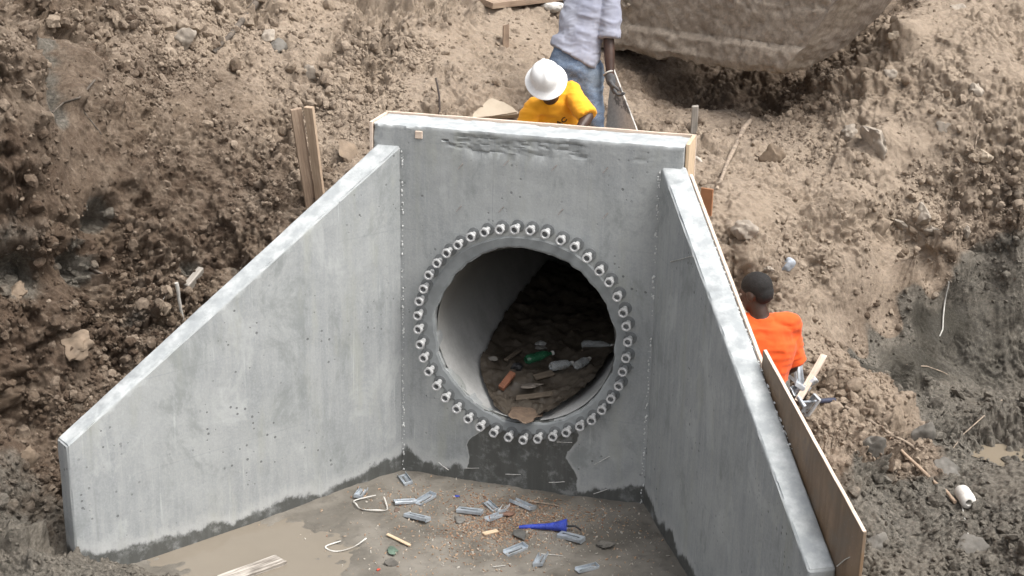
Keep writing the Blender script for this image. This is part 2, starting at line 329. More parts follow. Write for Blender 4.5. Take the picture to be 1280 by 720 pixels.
# under the walls themselves keep clear as well
F = np.arange(nr*na).reshape(nr, na)
quads = np.stack([F[:-1, :-1], F[:-1, 1:], F[1:, 1:], F[1:, :-1]], 2).reshape(-1, 4)
cen = P1[quads].mean(1)
mixed = ins[quads].any(1) & ~ins[quads].all(1) & (cen[:, 1] > -1.75)
inpipe = mixed | (np.hypot(cen[:, 0]-PX, cen[:, 2]-PZ) < PR+.045) & (cen[:, 1] > -.1) & (cen[:, 1] < 6.2)
quads = quads[~inpipe]
ter = np_mesh('ground', P1, quads[:, ::-1])
fattr(ter, 'dry', dry); fattr(ter, 'wet', wet)
def dirt_material(name, lift=0.):
    m = NT(name, .9)
    n1 = m.noise(1.6, 6, .62); n2 = m.noise(7, 6, .65); n3 = m.noise(38, 5, .7); n4 = m.noise(160, 3, .7)
    d = m.math('ADD', m.attr('dry'), m.math('MULTIPLY', m.math('SUBTRACT', n2, .5), .8)); d = m.math('ADD', d, lift)
    d = m.math('ADD', d, m.math('MULTIPLY', m.math('SUBTRACT', n3, .5), .5))
    c = m.mix(m.ramp(d, .0, .95), (.092, .062, .042), (.352, .284, .220))
    c = m.mix(m.ramp(n1, .45, .7, 0, .3), c, (.27, .205, .145))
    wv = m.math('ADD', m.attr('wet'), m.math('MULTIPLY', m.math('SUBTRACT', n2, .5), .28))
    wm = m.ramp(wv, .38, .56)
    wc = m.mix(m.ramp(n3, .35, .7), (.082, .074, .061), (.195, .176, .148)); wc = m.mix(m.ramp(n1, .42, .62, 0, .5), wc, (.185, .162, .132)); wc = m.mix(m.ramp(m.attr('wet'), .82, 1.0), wc, (.048, .043, .033))
    c = m.mix(wm, c, wc)
    c = m.mix(1., c, m.mix(n3, (.55, .55, .55), (1.38, 1.37, 1.35)), 'MULTIPLY')
    c = m.mix(m.ramp(n4, .6, .72, 0, .4), c, (.5, .46, .4))
    m.set(Base_Color=c, Roughness=m.math('SUBTRACT', .97, m.math('MULTIPLY', wm, m.ramp(n2, .4, .65, .1, .5))))
    m.b.inputs['Specular IOR Level'].default_value = .35
    b = m.bump(m.noise(55, 6, .8), .8, .02); m.bump(m.noise(230, 3, .8), .6, .006, b)
    return m.m
M_DIRT = dirt_material('dirt')
ground = tag(link('ground', ter, M_DIRT), kind='structure')
bpy.context.view_layer.update()
def hit(px, py, off=0.):
    """where the sight line meets the finished ground"""
    d = ray(px, py); ok, p, n, _ = ground.ray_cast(Vector(CAM), Vector(d))
    if not ok: return Vector(ground0(px, py)), Vector((0, 0, 1))
    return p-Vector(d)*off, n
def drop(x, y, top=6.):
    ok, p, n, _ = ground.ray_cast(Vector((x, y, top)), Vector((0, 0, -1)))
    return (p, n) if ok else (Vector((x, y, 0)), Vector((0, 0, 1)))
# loose clods lying on it: one uncountable scatter
def rock_shapes(n, sub, seed):
    out = []
    for k in range(n):
        bm = bmesh.new(); bmesh.ops.create_icosphere(bm, subdivisions=sub, radius=1)
        V = np.array([v.co[:] for v in bm.verts]); Fi = np.array([[v.index for v in f.verts] for f in bm.faces]); bm.free()
        o = seed+k*7.31
        s = 1+.42*vnoise(V*1.1+o, 3)+.22*vnoise(V*2.6+o, 9)
        V = V*s[:, None]
        for q in range(4):                      # broken flat sides
            nrm = RNG.normal(size=3); nrm /= np.linalg.norm(nrm); dd = V@nrm; lim = .62+.2*RNG.random()
            V = V-np.clip(dd-lim, 0, None)[:, None]*nrm*.9
        V *= np.array([1, .8+.25*RNG.random(), .55+.3*RNG.random()])
        out.append((V, Fi))
    return out
def rand_rot(n):
    q = RNG.normal(size=(n, 4)); q /= np.linalg.norm(q, axis=1, keepdims=True); w_, x, y, z = q.T
    return np.stack([np.stack([1-2*(y*y+z*z), 2*(x*y-z*w_), 2*(x*z+y*w_)], 1), np.stack([2*(x*y+z*w_), 1-2*(x*x+z*z), 2*(y*z-x*w_)], 1), np.stack([2*(x*z-y*w_), 2*(y*z+x*w_), 1-2*(x*x+y*y)], 1)], 1)
def scatter(name, pos, nrm, size, shapes, mat, attrs, sink=.25):
    Vs, Fs, As, off = [], [], [[] for _ in attrs], 0
    R_ = rand_rot(len(pos)); pick = RNG.integers(0, len(shapes), len(pos))
    for k, (V, Fi) in enumerate(shapes):
        ix = np.where(pick == k)[0]
        if not len(ix): continue
        Q = np.einsum('nij,vj->nvi', R_[ix], V)*size[ix, None, None]+(pos[ix]+nrm[ix]*(size[ix]*(.5-sink))[:, None])[:, None]
        Vs.append(Q.reshape(-1, 3)); Fs.append((Fi[None]+(np.arange(len(ix))*len(V))[:, None, None]+off).reshape(-1, 3)); off += len(ix)*len(V)
        for a, (_, vals) in zip(As, attrs): a.append(np.repeat(vals[ix], len(V)))
    me = np_mesh(name, np.concatenate(Vs), np.concatenate(Fs))
    for a, (nm, _) in zip(As, attrs): fattr(me, nm, np.concatenate(a))
    return link(name, me, mat)
vis = (AZ.ravel() > math.radians(-37)) & (AZ.ravel() < math.radians(8.5)) & (RH.ravel() > 7) & (RH.ravel() < 15) & ~ins
clump = np.clip(.15+1.5*sstep(-.15, .5, fbm(P0*1.3, 3, 201)), 0, 2)*np.clip(rough-.1, 0, 1)**1.25*np.linalg.norm(np.cross(np.gradient(G, axis=1), np.gradient(G, axis=0)), axis=2).ravel()*vis
clump[np.hypot(P1[:, 0]-PX, P1[:, 2]-PZ) < PR+.12] = 0
clump[(np.abs(P1[:, 1]-TH/2) < .22) & (P1[:, 0] > XL-.05) & (P1[:, 0] < XR+.05)] = 0
for J_, D_, N_, L_, T_ in ((JL, DL, NL, LL, TL), (JR, DR, NR, LR, TR)):
    sd = (P1-J_)@N_; sl_ = (P1-J_)@D_
    clump[(sd > -.06) & (sd < T_+.07) & (sl_ > -.3) & (sl_ < L_+.3)] = 0
clump *= 1-.9*sstep(.82, .95, wet)
pr = clump/clump.sum()
def clod_set(n, lo, hi, power, shapes, name, lift):
    ix = RNG.choice(len(P1), n, p=pr); size = lo+(hi-lo)*RNG.random(n)**power
    size *= .55+.6*np.clip(rough[ix], 0, 1)
    o = scatter(name, P1[ix], Nn[ix], size, shapes, M_DIRT, [('dry', np.clip(dry[ix]+lift+RNG.normal(0, .2, n), 0, 1.2)), ('wet', wet[ix])], .3)
    o.data.polygons.foreach_set('use_smooth', np.zeros(len(o.data.polygons), bool)); return o
tag(clod_set(75000, .004, .024, 1.8, rock_shapes(12, 1, 3.), 'dirt_crumbs', .04), kind='stuff')
tag(clod_set(7000, .014, .055, 2.4, rock_shapes(14, 2, 40.), 'dirt_clods', .04), kind='stuff')
# ------------------------------------------------------------------ concrete
def concrete_material():
    m = NT('concrete', .85)
    z = m.n('ShaderNodeSeparateXYZ'); m.t.links.new(m.g.outputs['Position'], z.inputs[0]); z = z.outputs['Z']
    big = m.noise(1.3, 5, .6); streak = m.noise(3.2, 6, .65, m.pos((6, 6, .55))); mid_ = m.noise(9, 6, .65); fine = m.noise(70, 5, .7)
    c = m.mix(m.ramp(streak, .3, .72), (.25, .266, .272), (.325, .338, .338))
    c = m.mix(m.ramp(big, .42, .66, 0, .65), c, (.355, .369, .365))
    c = m.mix(m.ramp(mid_, .5, .75, 0, .4), c, (.225, .242, .25))
    c = m.mix(m.ramp(fine, .35, .75, 0, .3), c, (.45, .46, .46))
    # faint pour and form-board lines
    bands = m.math('ABSOLUTE', m.math('SUBTRACT', m.math('FRACT', m.math('MULTIPLY', z, 1.72)), .5))
    c = m.mix(m.math('MULTIPLY', m.ramp(bands, .49, .5), m.ramp(big, .4, .6, .0, .3)), c, (.22, .235, .24))
    # pale scrapes and efflorescence runs
    c = m.mix(m.math('MULTIPLY', m.ramp(m.noise(5, 4, .6, m.pos((7, 7, .35))), .62, .74), .4), c, (.52, .545, .54))
    sx = m.n('ShaderNodeSeparateXYZ'); m.t.links.new(m.g.outputs['Position'], sx.inputs[0])
    jx = m.math('ABSOLUTE', m.math('SUBTRACT', m.math('FRACT', m.math('MULTIPLY', m.math('SUBTRACT', sx.outputs['X'], m.math('MULTIPLY', sx.outputs['Y'], .35)), 1.63)), .5))
    c = m.mix(m.math('MULTIPLY', m.ramp(jx, .494, .5), m.ramp(streak, .35, .6, .05, .45)), c, (.2, .212, .215))
    blot = m.noise(2.6, 7, .72, m.pos((1, 1, .7)), .4); c = m.mix(m.ramp(blot, .51, .66, 0, .62), c, (.192, .208, .204)); c = m.mix(m.ramp(blot, .46, .34, 0, .5), c, (.44, .455, .45))
    tan_ = m.noise(1.9, 5, .65, m.pos((3, 3, .6))); c = m.mix(m.ramp(tan_, .52, .7, 0, .45), c, (.315, .325, .285))
    top = m.attr('top'); c = m.mix(top, c, m.mix(m.ramp(mid_, .35, .7), (.31, .33, .338), (.49, .51, .512)))  # upward faces painted paler, the stronger sky light put into the colour
    # bug holes: pits by bump, their inner shade painted in as dark colour
    vd = m.voro(34); ce = m.voro(34, out='Color'); sep = m.n('ShaderNodeSeparateColor'); m.t.links.new(ce, sep.inputs[0])
    rad = m.ramp(sep.outputs[0], .68, 1., 0., .33); hole = m.math('MULTIPLY', m.ramp(m.math('SUBTRACT', rad, vd), 0., .06), m.ramp(m.noise(1.8, 3), .47, .62))
    hole = m.math('MULTIPLY', hole, m.math('SUBTRACT', 1., top))
    c = m.mix(m.math('MULTIPLY', hole, .75), c, (.10, .105, .108))
    # wet stain above the floor: height comes with the part, edge from noise
    e = m.math('SUBTRACT', m.math('ADD', m.attr('stain'), m.math('MULTIPLY', m.math('SUBTRACT', m.noise(4.2, 9, .68, m.pos((1, 1, .6))), .5), .34)), z)
    ws = m.math('MULTIPLY', m.ramp(e, -.016, .022), m.ramp(m.noise(9, 6, .7), .28, .5, .55, 1.))
    c = m.mix(m.math('MULTIPLY', ws, m.ramp(streak, .2, .6, .86, 1.)), c, (.078, .08, .075))
    c = m.mix(m.math('MULTIPLY', m.ramp(e, -.1, -.02), m.math('SUBTRACT', 1., ws)), c, m.mix(.35, c, (.5, .5, .49)))
    m.set(Base_Color=c, Roughness=m.math('SUBTRACT', .9, m.math('MULTIPLY', ws, .35)))
    h = m.math('SUBTRACT', m.math('MULTIPLY', fine, .25), m.math('MULTIPLY', hole, 1.6))
    b = m.bump(h, .5, .006); m.bump(m.noise(6, 5, .6), .3, .02, b)
    return m.m
M_CON = concrete_material()
def dice(bm, d, o, step, lo, hi):
    n = int((hi-lo)/step)
    for k in range(1, n+1):
        g = bm.verts[:]+bm.edges[:]+bm.faces[:]
        bmesh.ops.bisect_plane(bm, geom=g, plane_co=Vector(o)+Vector(d)*(lo+k*step), plane_no=Vector(d), dist=1e-5)
def finish_concrete(name, bm, topf, stainf, parent, amp=.0018, edge=.008):
    bmesh.ops.recalc_face_normals(bm, faces=bm.faces)
    sharp = [e for e in bm.edges if len(e.link_faces) == 2 and e.calc_face_angle(0) > .5]
    sv = set(v.index for e in sharp for v in e.verts)
    bm.verts.index_update(); V = np.array([v.co[:] for v in bm.verts]); bm.normal_update()
    N = np.array([v.normal[:] for v in bm.verts])
    sv = set(v.index for e in sharp for v in e.verts)
    es = np.array([1. if i in sv else 0. for i in range(len(V))])*(1+1.6*np.clip(fbm(V*3.1, 2, 27), 0, 1))
    d = amp*fbm(V*9, 3, 7)-es*edge*(.25+np.abs(fbm(V*14, 3, 17))*1.6)
    for v, q in zip(bm.verts, V+N*d[:, None]): v.co = q
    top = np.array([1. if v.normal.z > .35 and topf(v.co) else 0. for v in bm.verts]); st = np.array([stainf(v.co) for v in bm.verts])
    o = bm_obj(name, bm, M_CON, parent, 40)
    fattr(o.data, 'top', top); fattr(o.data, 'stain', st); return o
headwall = tag(empty('culvert_headwall'), 'grey concrete culvert headwall with splayed wing walls around a round pipe opening', 'headwall')
# face wall with the round opening
bm = bmesh.new(); NSEG = 128; x0, x1, zb, zt = XL, XR, -.18, H
def rectpt(a):
    c, s = math.cos(a), math.sin(a); t = 1e9
    if c > 1e-9: t = min(t, (x1-PX)/c)
    if c < -1e-9: t = min(t, (x0-PX)/c)
    if s > 1e-9: t = min(t, (zt-PZ)/s)
    if s < -1e-9: t = min(t, (zb-PZ)/s)
    return PX+c*t, PZ+s*t
angs = sorted(set([2*math.pi*k/NSEG for k in range(NSEG)]+[math.atan2(z-PZ, x-PX) % (2*math.pi) for x in (x0, x1) for z in (zb, zt)]))
fr = []; 
for y in (0., TH):
    ring = []
    for k, a in enumerate(angs):
        jag = vnoise(np.array([[math.cos(a)*6, math.sin(a)*6, y]]), 5)[0]*.010+vnoise(np.array([[math.cos(a)*17, math.sin(a)*17, y]]), 6)[0]*.007
        r = PR+(jag if y == 0 else .01); q = rectpt(a)
        ring.append((bm.verts.new((PX+r*math.cos(a), y, PZ+r*math.sin(a))), bm.verts.new((q[0], y, q[1]))))
    fr.append(ring)
n = len(angs)
for k in range(n):
    j = (k+1) % n
    for s, ring in enumerate(fr): bm.faces.new((ring[k][0], ring[k][1], ring[j][1], ring[j][0]))
    bm.faces.new((fr[0][k][1], fr[1][k][1], fr[1][j][1], fr[0][j][1])); bm.faces.new((fr[0][k][0], fr[0][j][0], fr[1][j][0], fr[1][k][0]))
dice(bm, (0, 0, 1), (0, 0, 0), .012, H-.14, H-.02); dice(bm, (1, 0, 0), (0, 0, 0), .024, XL, XR); dice(bm, (0, 0, 1), (0, 0, 0), .045, -.18, H-.01); dice(bm, (0, 1, 0), (0, 0, 0), .05, 0, TH)
def stain_face(v):
    x = v.x; xs = [-.3, .0, .06, .16, .28, .38, .50, .56, 1.12, 1.2, 1.27, 1.45, 1.6, 1.72]; hs_ = [.16, .16, .2, .14, .07, .05, .08, .62, .62, .3, .07, .07, .15, .2]
    x += .05*math.sin(v.z*9)+.03*math.sin(v.z*23+1); return float(np.interp(x, xs, hs_))-(.0 if v.y < .05 else .5)
# rough band under the trowelled crown
V = np.array([v.co[:] for v in bm.verts]); nb = fbm(V*np.array([26, 1, 55]), 4, 77); nc = fbm(V*np.array([1.8, 1, 1.]), 2, 79)
for v, q, c_ in zip(bm.verts, nb, nc):
    if abs(v.co.y) < 1e-4 and H-.14 < v.co.z < H-.035: v.co.y += max(0., q+c_*2-.35)*.010
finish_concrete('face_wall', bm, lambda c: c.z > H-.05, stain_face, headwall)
def wing(name, J, D, N, L, T, hj, he, ang, stainf):
    bm = bmesh.new(); up = .025/math.sin(ang)                       # runs 25 mm into the face wall
    si = J-D*up; so_ = J+N*T-D*((N[1]*T)/abs(D[1])*-1+0) ; 
    so_ = J+N*T+D*(N[1]*T/abs(D[1]))-D*up                            # outer edge starts in the same plane
    e0 = J+D*L; e1 = e0+N*T
    pts = []
    for p, h in ((si, hj), (e0, he), (e1, he), (so_, hj)):
        pts.append((bm.verts.new((p[0], p[1], -.18)), bm.verts.new((p[0], p[1], h))))
    for k in range(4):
        a, b = pts[k], pts[(k+1) % 4]; bm.faces.new((a[0], b[0], b[1], a[1]))
    bm.faces.new([p[0] for p in pts][::-1]); bm.faces.new([p[1] for p in pts])
    tops = [e for e in bm.edges if all(v.co.z > 0 for v in e.verts)]+[e for e in bm.edges if abs((e.verts[0].co-e.verts[1].co).z) > .5 and min((Vector(e0)-v.co).to_2d().length for v in e.verts) < T*1.1]
    bmesh.ops.bevel(bm, geom=list(set(tops)), offset=.011, segments=2, affect='EDGES', profile=.6)
    dice(bm, D, J, .05, 0, L); dice(bm, (0, 0, 1), (0, 0, 0), .05, -.18, hj)
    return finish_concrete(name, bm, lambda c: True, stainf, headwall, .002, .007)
wing('wing_wall', JL, DL, NL, LL, TL, HL, EL, AL, lambda v: float(np.interp(-v.y, [0, .15, .4, 1.2, 1.6, 1.85, 2.1], [.16, .12, .07, .09, .1, .2, .3])))
wing('wing_wall', JR, DR, NR, LR, TR, HL, ER, AR, lambda v: float(np.interp(-v.y, [0, .3, 1.2, 2.4], [.17, .1, .1, .12])))
# smooth grout collar between the opening and the bolts
bm = bmesh.new(); rows = []
for r_, y_ in ((.0, .004), (.15, -.005), (.8, -.007), (1., .003)):
    row = []
    for k in range(128):
        a = 2*math.pi*k/128; jag = vnoise(np.array([[math.cos(a)*6, math.sin(a)*6, 0.]]), 5)[0]*.010+vnoise(np.array([[math.cos(a)*17, math.sin(a)*17, 0.]]), 6)[0]*.007
        q = vnoise(np.array([[math.cos(a)*5, math.sin(a)*5, 3.]]), 9)[0]*.008; rr_ = (PR+jag+.002)*(1-r_)+(.694+q)*r_
        row.append(bm.verts.new((PX+rr_*math.cos(a), y_, PZ+rr_*math.sin(a))))
    rows.append(row)
for a, b in zip(rows, rows[1:]):
    for k in range(128): bm.faces.new((a[k], a[(k+1) % 128], b[(k+1) % 128], b[k]))
M_GROUT = simple('grey_grout', (.235, .25, .255), .85, 0, .16, 7, .3, False, 70)
bm_obj('grout_collar', bm, M_GROUT, headwall, None)
# mortar beads in the two corners
bm = bmesh.new()
for xj, sgn in ((0., 1), (W, -1)):
    for k in range(120):
        z = random.uniform(.02, HL-.03)
        r = random.uniform(.002, .0065)
        mtx = Matrix.Translation((xj+sgn*random.uniform(.006, .02), -random.uniform(0, .004), z))@Matrix.Diagonal((1, .7, random.uniform(.8, 2.2), 1))
        bmesh.ops.create_icosphere(bm, subdivisions=1, radius=r, matrix=mtx)
M_MORT = simple('mortar', (.6, .61, .6), .9)
tag(bm_obj('mortar_bead', bm, M_MORT, headwall, None), kind='stuff')
# pipe barrel
bm = bmesh.new(); NP = 96
prof = [(TH-.06, PR+.002), (TH-.06, PR+.075), (6., PR+.075), (6., PR-.0)] 
rings = []
ys = [.035, .12, .3, .6, 1., 1.6, 2.4, 3.4, 4.6, 6.]
ri = [[bm.verts.new((PX+(PR-.004)*math.cos(2*math.pi*k/NP), y, PZ+(PR-.004)*math.sin(2*math.pi*k/NP))) for k in range(NP)] for y in ys]
ro = [[bm.verts.new((PX+(PR+.07)*math.cos(2*math.pi*k/NP), y, PZ+(PR+.07)*math.sin(2*math.pi*k/NP))) for k in range(NP)] for y in (TH-.05, 6.)]
for a, b in list(zip(ri, ri[1:]))+[(ro[0], ro[1]), (ri[-1], ro[1])]:
    for k in range(NP): bm.faces.new((a[k], a[(k+1) % NP], b[(k+1) % NP], b[k]))
bm.faces.new(ri[-1])
for k in range(NP): bm.faces.new((ri[0][k], ri[0][(k+1) % NP], ro[0][(k+1) % NP], ro[0][k]))
def pipe_material():
    m = NT('pipe_concrete', .8); n = m.noise(4, 6, .65); f = m.noise(60, 5, .7)
    c = m.mix(m.ramp(n, .3, .7), (.36, .36, .35), (.5, .5, .49)); c = m.mix(m.ramp(f, .4, .75, 0, .4), c, (.3, .3, .29))
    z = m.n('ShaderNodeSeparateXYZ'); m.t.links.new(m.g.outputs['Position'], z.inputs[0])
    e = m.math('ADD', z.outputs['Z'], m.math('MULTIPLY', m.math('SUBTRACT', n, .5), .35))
    c = m.mix(m.ramp(e, .85, 1.35, 0, .85), c, (.17, .155, .13))  # upper barrel painted darker, the gloom inside the pipe put into colour
    m.set(Base_Color=c); m.bump(f, .4, .004); return m.m
M_PIPE = pipe_material()
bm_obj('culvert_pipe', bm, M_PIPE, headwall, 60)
# ------------------------------------------------------------------ floor slab between the wings, with a skin of wet silt
def floor_z(X, Y):
    Q = np.stack([X, Y, X*0], 1)
    z = .014*fbm(Q*1.6, 4, 301)+.010*fbm(Q*7, 4, 311)+.006*clods(Q*14+np.array([0, 0, .4]), 331)*sstep(-.1, .4, fbm(Q*2.3, 2, 341))+.0035*np.clip(fbm(Q*28, 3, 321), 0, 1)
    p = at_z(290, 690, 0); d = np.hypot((X-p[0])/.85, (Y-p[1])/.5)
    z += -.03*np.exp(-d**2*1.2)+.012
    return z
poly = [JL+NL*.03+np.array([0, .03, 0]), EndL+NL*.03+DL*.12, EndR+NR*.03+DR*.12, JR+NR*.03+np.array([0, .03, 0])]
gx_ = np.arange(-1.6, 3.1, .0125); gy_ = np.arange(-2.6, .05, .0125); GX, GY = np.meshgrid(gx_, gy_)
inside = np.ones(GX.shape, bool)
for k in range(4):
    a, b = poly[k], poly[(k+1) % 4]; e = b-a
    inside &= (e[0]*(GY-a[1])-e[1]*(GX-a[0])) > 0
zz = floor_z(GX.ravel(), GY.ravel())
I = np.arange(GX.size).reshape(GX.shape)
q = np.stack([I[:-1, :-1], I[:-1, 1:], I[1:, 1:], I[1:, :-1]], 2).reshape(-1, 4)
q = q[inside[:-1, :-1].ravel() & inside[1:, 1:].ravel()]
me = np_mesh('apron_floor', np.stack([GX.ravel(), GY.ravel(), zz], 1), q)
bm = bmesh.new(); bm.from_mesh(me); bmesh.ops.delete(bm, geom=[v for v in bm.verts if not v.link_faces], context='VERTS'); bm.to_mesh(me); bm.free(); me.update()
def silt_material():
    m = NT('wet_silt', .6); n1 = m.noise(2.2, 6, .6); n2 = m.noise(11, 6, .65); n3 = m.noise(90, 4, .7)
    c = m.mix(m.ramp(n1, .35, .65), (.122, .11, .092), (.19, .173, .147)); c = m.mix(m.ramp(n2, .5, .75, 0, .6), c, (.08, .073, .064))
    c = m.mix(m.ramp(n3, .62, .75, 0, .5), c, (.34, .3, .25))
    m.set(Base_Color=c, Roughness=m.ramp(n1, .4, .6, .28, .75)); b = m.bump(n3, .35, .004); m.bump(n2, .4, .01, b); return m.m
M_SILT = silt_material()
floor = tag(link('apron_floor', me, M_SILT), kind='structure')
# muddy puddle on it (left front) and one in the pit
def puddle(name, cx, cy, rx, ry, z, col, rough):
    bm = bmesh.new(); vs = []
    for k in range(72):
        a = 2*math.pi*k/72; s = 1+.28*vnoise(np.array([[math.cos(a)*1.8, math.sin(a)*1.8, cx]]), 8)[0]
        vs.append(bm.verts.new((cx+rx*s*math.cos(a), cy+ry*s*math.sin(a), z)))
    bm.faces.new(vs)
    m = NT(name+'_water', rough); v = m.noise(3, 4); m.set(Base_Color=m.mix(v, tuple(c*.9 for c in col), tuple(c*1.1 for c in col)))
    m.bump(m.noise(14, 2), .04, .01)
    return tag(bm_obj(name, bm, m.m, None, None), kind='structure')
p = at_z(290, 690, 0)
puddle('puddle_water', p[0], p[1], 1.1, .62, .0, (.205, .178, .142), .12)
# ------------------------------------------------------------------ silt in the pipe
def pmud_material():
    m = NT('pipe_mud', .7); n1 = m.noise(5, 6, .65); n3 = m.noise(60, 4, .7)
    c = m.mix(m.ramp(n1, .35, .65), (.045, .036, .027), (.085, .068, .05)); c = m.mix(m.ramp(n3, .6, .75, 0, .5), c, (.2, .17, .13))
    m.set(Base_Color=c, Roughness=m.ramp(n1, .35, .6, .35, .8)); m.bump(n3, .5, .006); return m.m
M_PMUD = pmud_material()
ny, nx = 150, 60; rows = []
for j in range(ny):
    y = .045+2.6*(j/(ny-1))**1.6
    lev = .525+.13*float(sstep(0., .5, np.array(y)))+.05*float(sstep(.4, 1.3, np.array(y)))
    half = math.sqrt(max(0, (PR-.006)**2-(lev-PZ)**2))
    for i in range(nx):
        t = -1+2*i/(nx-1); rows.append((PX+t*half*1.02, y, lev+.05*abs(t)**3))
R_ = np.array(rows); R_[:, 2] += .035*fbm(R_*4, 4, 401)+.03*fbm(R_*11, 3, 411)+.014*clods(R_*9, 421)+.016*clods(R_*20, 422)
I = np.arange(ny*nx).reshape(ny, nx); q = np.stack([I[:-1, :-1], I[:-1, 1:], I[1:, 1:], I[1:, :-1]], 2).reshape(-1, 4)
psilt = tag(link('pipe_mud', np_mesh('pipe_mud', R_, q), M_PMUD), kind='stuff')
# ------------------------------------------------------------------ materials for the loose things
def wood_material(name, lo, hi, rough=.8, sc=1.):
    m = NT(name, rough); v = m.pos((3, 60, 60), obj=True)
    g = m.noise(1.4*sc, 5, .65, v, .6); n = m.noise(7, 5, .65, m.pos(obj=True))
    c = m.mix(m.ramp(g, .3, .7), lo, hi); c = m.mix(m.ramp(n, .5, .75, 0, .55), c, tuple(x*.62 for x in lo))
    m.set(Base_Color=c); m.bump(g, .35, .003); return m.m
M_PINE = wood_material('fresh_pine', (.50, .36, .23), (.68, .54, .38))
M_OLDW = wood_material('weathered_wood', (.24, .17, .12), (.40, .30, .22))
M_GREYW = wood_material('grey_wood', (.20, .18, .155), (.36, .33, .29))
M_EDGE = wood_material('plywood_edge', (.55, .43, .34), (.72, .6, .5))
def ply_material():
    m = NT('stained_plywood', .6); g = m.noise(1.1, 5, .65, m.pos((9, 9, 1.2), obj=True), 1.); n = m.noise(5, 6, .65, m.pos(obj=True)); f = m.noise(60, 4, .7)
    c = m.mix(m.ramp(g, .3, .7), (.135, .085, .048), (.225, .148, .088)); c = m.mix(m.ramp(n, .42, .66, 0, .75), c, (.18, .15, .12))
    c = m.mix(m.ramp(n, .3, .4, .6, 0.), c, (.09, .06, .04)); c = m.mix(m.ramp(f, .62, .75, 0, .5), c, (.36, .34, .31))
    m.set(Base_Color=c, Roughness=m.ramp(n, .3, .7, .4, .75)); m.bump(f, .2, .003); return m.m
M_PLY = ply_material()
M_ZINC = simple('galvanized_steel', (.62, .65, .68), .45, .5, .38, 9, .04)
M_BOLT = simple('bright_zinc', (.50, .505, .505), .58, .2, .25, 22, .1)
M_ZINCD = simple('wet_galvanized_steel', (.44, .48, .52), .45, .5, .25, 14, .04)
M_WIRE = simple('tie_wire_steel', (.50, .49, .47), .5, .5, .3, 40)
M_RUSTW = simple('rusty_wire', (.13, .11, .1), .7, .3, .3, 40)
M_BARK = simple('dry_stick', (.27, .215, .165), .9, 0, .35, 30, .5)
M_DARKB = simple('dark_branch', (.10, .082, .066), .9, 0, .35, 25, .6)
M_STRAP = simple('pale_strap', (.50, .485, .45), .6, 0, .15, 40)
M_BLUE = simple('blue_plastic', (.035, .06, .36), .35, 0, .25, 25)
M_BLACK = simple('black_rubber', (.02, .02, .022), .6, 0, .3, 20)
M_ROCK = simple('dusty_rock', (.30, .26, .215), .92, 0, .28, 9, .8, False, 45)
M_CLAY = simple('brown_clay', (.185, .14, .10), .92, 0, .3, 9, .9, False, 45)
M_SLATE = simple('wet_clay_slab', (.125, .115, .10), .75, 0, .3, 9, .7, False, 45)
M_PALE = simple('pale_sandstone', (.40, .335, .26), .92, 0, .14, 6, .3, False, 60)
M_BRICK = simple('brick', (.22, .09, .05), .85, 0, .25, 20, .4)
M_GREEN = simple('green_plastic', (.022, .10, .05), .2, 0, .4, 20)
M_WHITE = simple('dirty_white_foam', (.60, .58, .54), .85, 0, .14, 18, .4)
def clear_plastic():
    m = NT('clear_plastic', .08); m.set(Base_Color=(.85, .88, .88), IOR=1.25); m.b.inputs['Transmission Weight'].default_value = .75; return m.m
M_CLEAR = clear_plastic()
# ------------------------------------------------------------------ builders
def hit_on(o, px, py):
    d = ray(px, py); ok, p, n, _ = o.ray_cast(Vector(CAM), Vector(d))
    return (p, n) if ok else (Vector(at_z(px, py, .02)), Vector((0, 0, 1)))
bpy.context.view_layer.update()
def floor_at(px, py): return hit_on(floor, px, py)
def frame(a, b, up):
    x = (Vector(b)-Vector(a)).normalized(); z = Vector(up); z = (z-x*z.dot(x)).normalized(); y = z.cross(x)
    return Matrix((x, y, z)).transposed()
def board(name, a, b, wid, thk, up, mat, bev=.002, ragged=0., parent=None):
    """a sawn board from a to b; its own axes run with it so the grain does too"""
    a, b = Vector(a), Vector(b); L = (b-a).length; bm = bmesh.new()
    add_box(bm, (L/2, 0, 0), (L, wid, thk)); bmesh.ops.bevel(bm, geom=bm.edges[:], offset=bev, segments=1, affect='EDGES')
    dice(bm, (1, 0, 0), (0, 0, 0), max(.04, L/30), 0, L)
    for v in bm.verts:
        q = np.array([[v.co.x*8, v.co.y*20, v.co.z*20+L*9]]); v.co.y += float(vnoise(q, 3)[0])*.0015; v.co.z += float(vnoise(q, 4)[0])*.0015
        if ragged and v.co.x > L*.98: v.co.x += float(vnoise(q*9, 5)[0])*ragged
    o = bm_obj(name, bm, mat, parent, 30); M = frame(a, b, up).to_4x4(); M.translation = a; o.matrix_world = M; return o
def stick(name, pts, r0, r1, mat, seg=7, wob=.12, parent=None):
    pts = [Vector(p) for p in pts]; c = []
    for p, q in zip(pts, pts[1:]):
        n = max(2, int((q-p).length/.035)); c += [p.lerp(q, k/n) for k in range(n)]
    c.append(pts[-1]); o0 = c[0].copy(); rr = []
    for k, p in enumerate(c):
        t = k/(len(c)-1); rr.append((r0+(r1-r0)*t)*(1+wob*2*float(vnoise(np.array([[p.x*40, p.y*40, p.z*40]]), 3)[0])))
        p += Vector((vnoise(np.array([[t*5, L_, 1.]]), 9)[0] for L_ in (1.3, 4.7, 8.1)))*r0*wob*4
    bm = bmesh.new(); add_tube(bm, [p-o0 for p in c], rr, seg)
    o = bm_obj(name, bm, mat, parent, 60); o.location = o0; return o
def on_ground(px_list, off): return [hit(x, y, off)[0] for x, y in px_list]
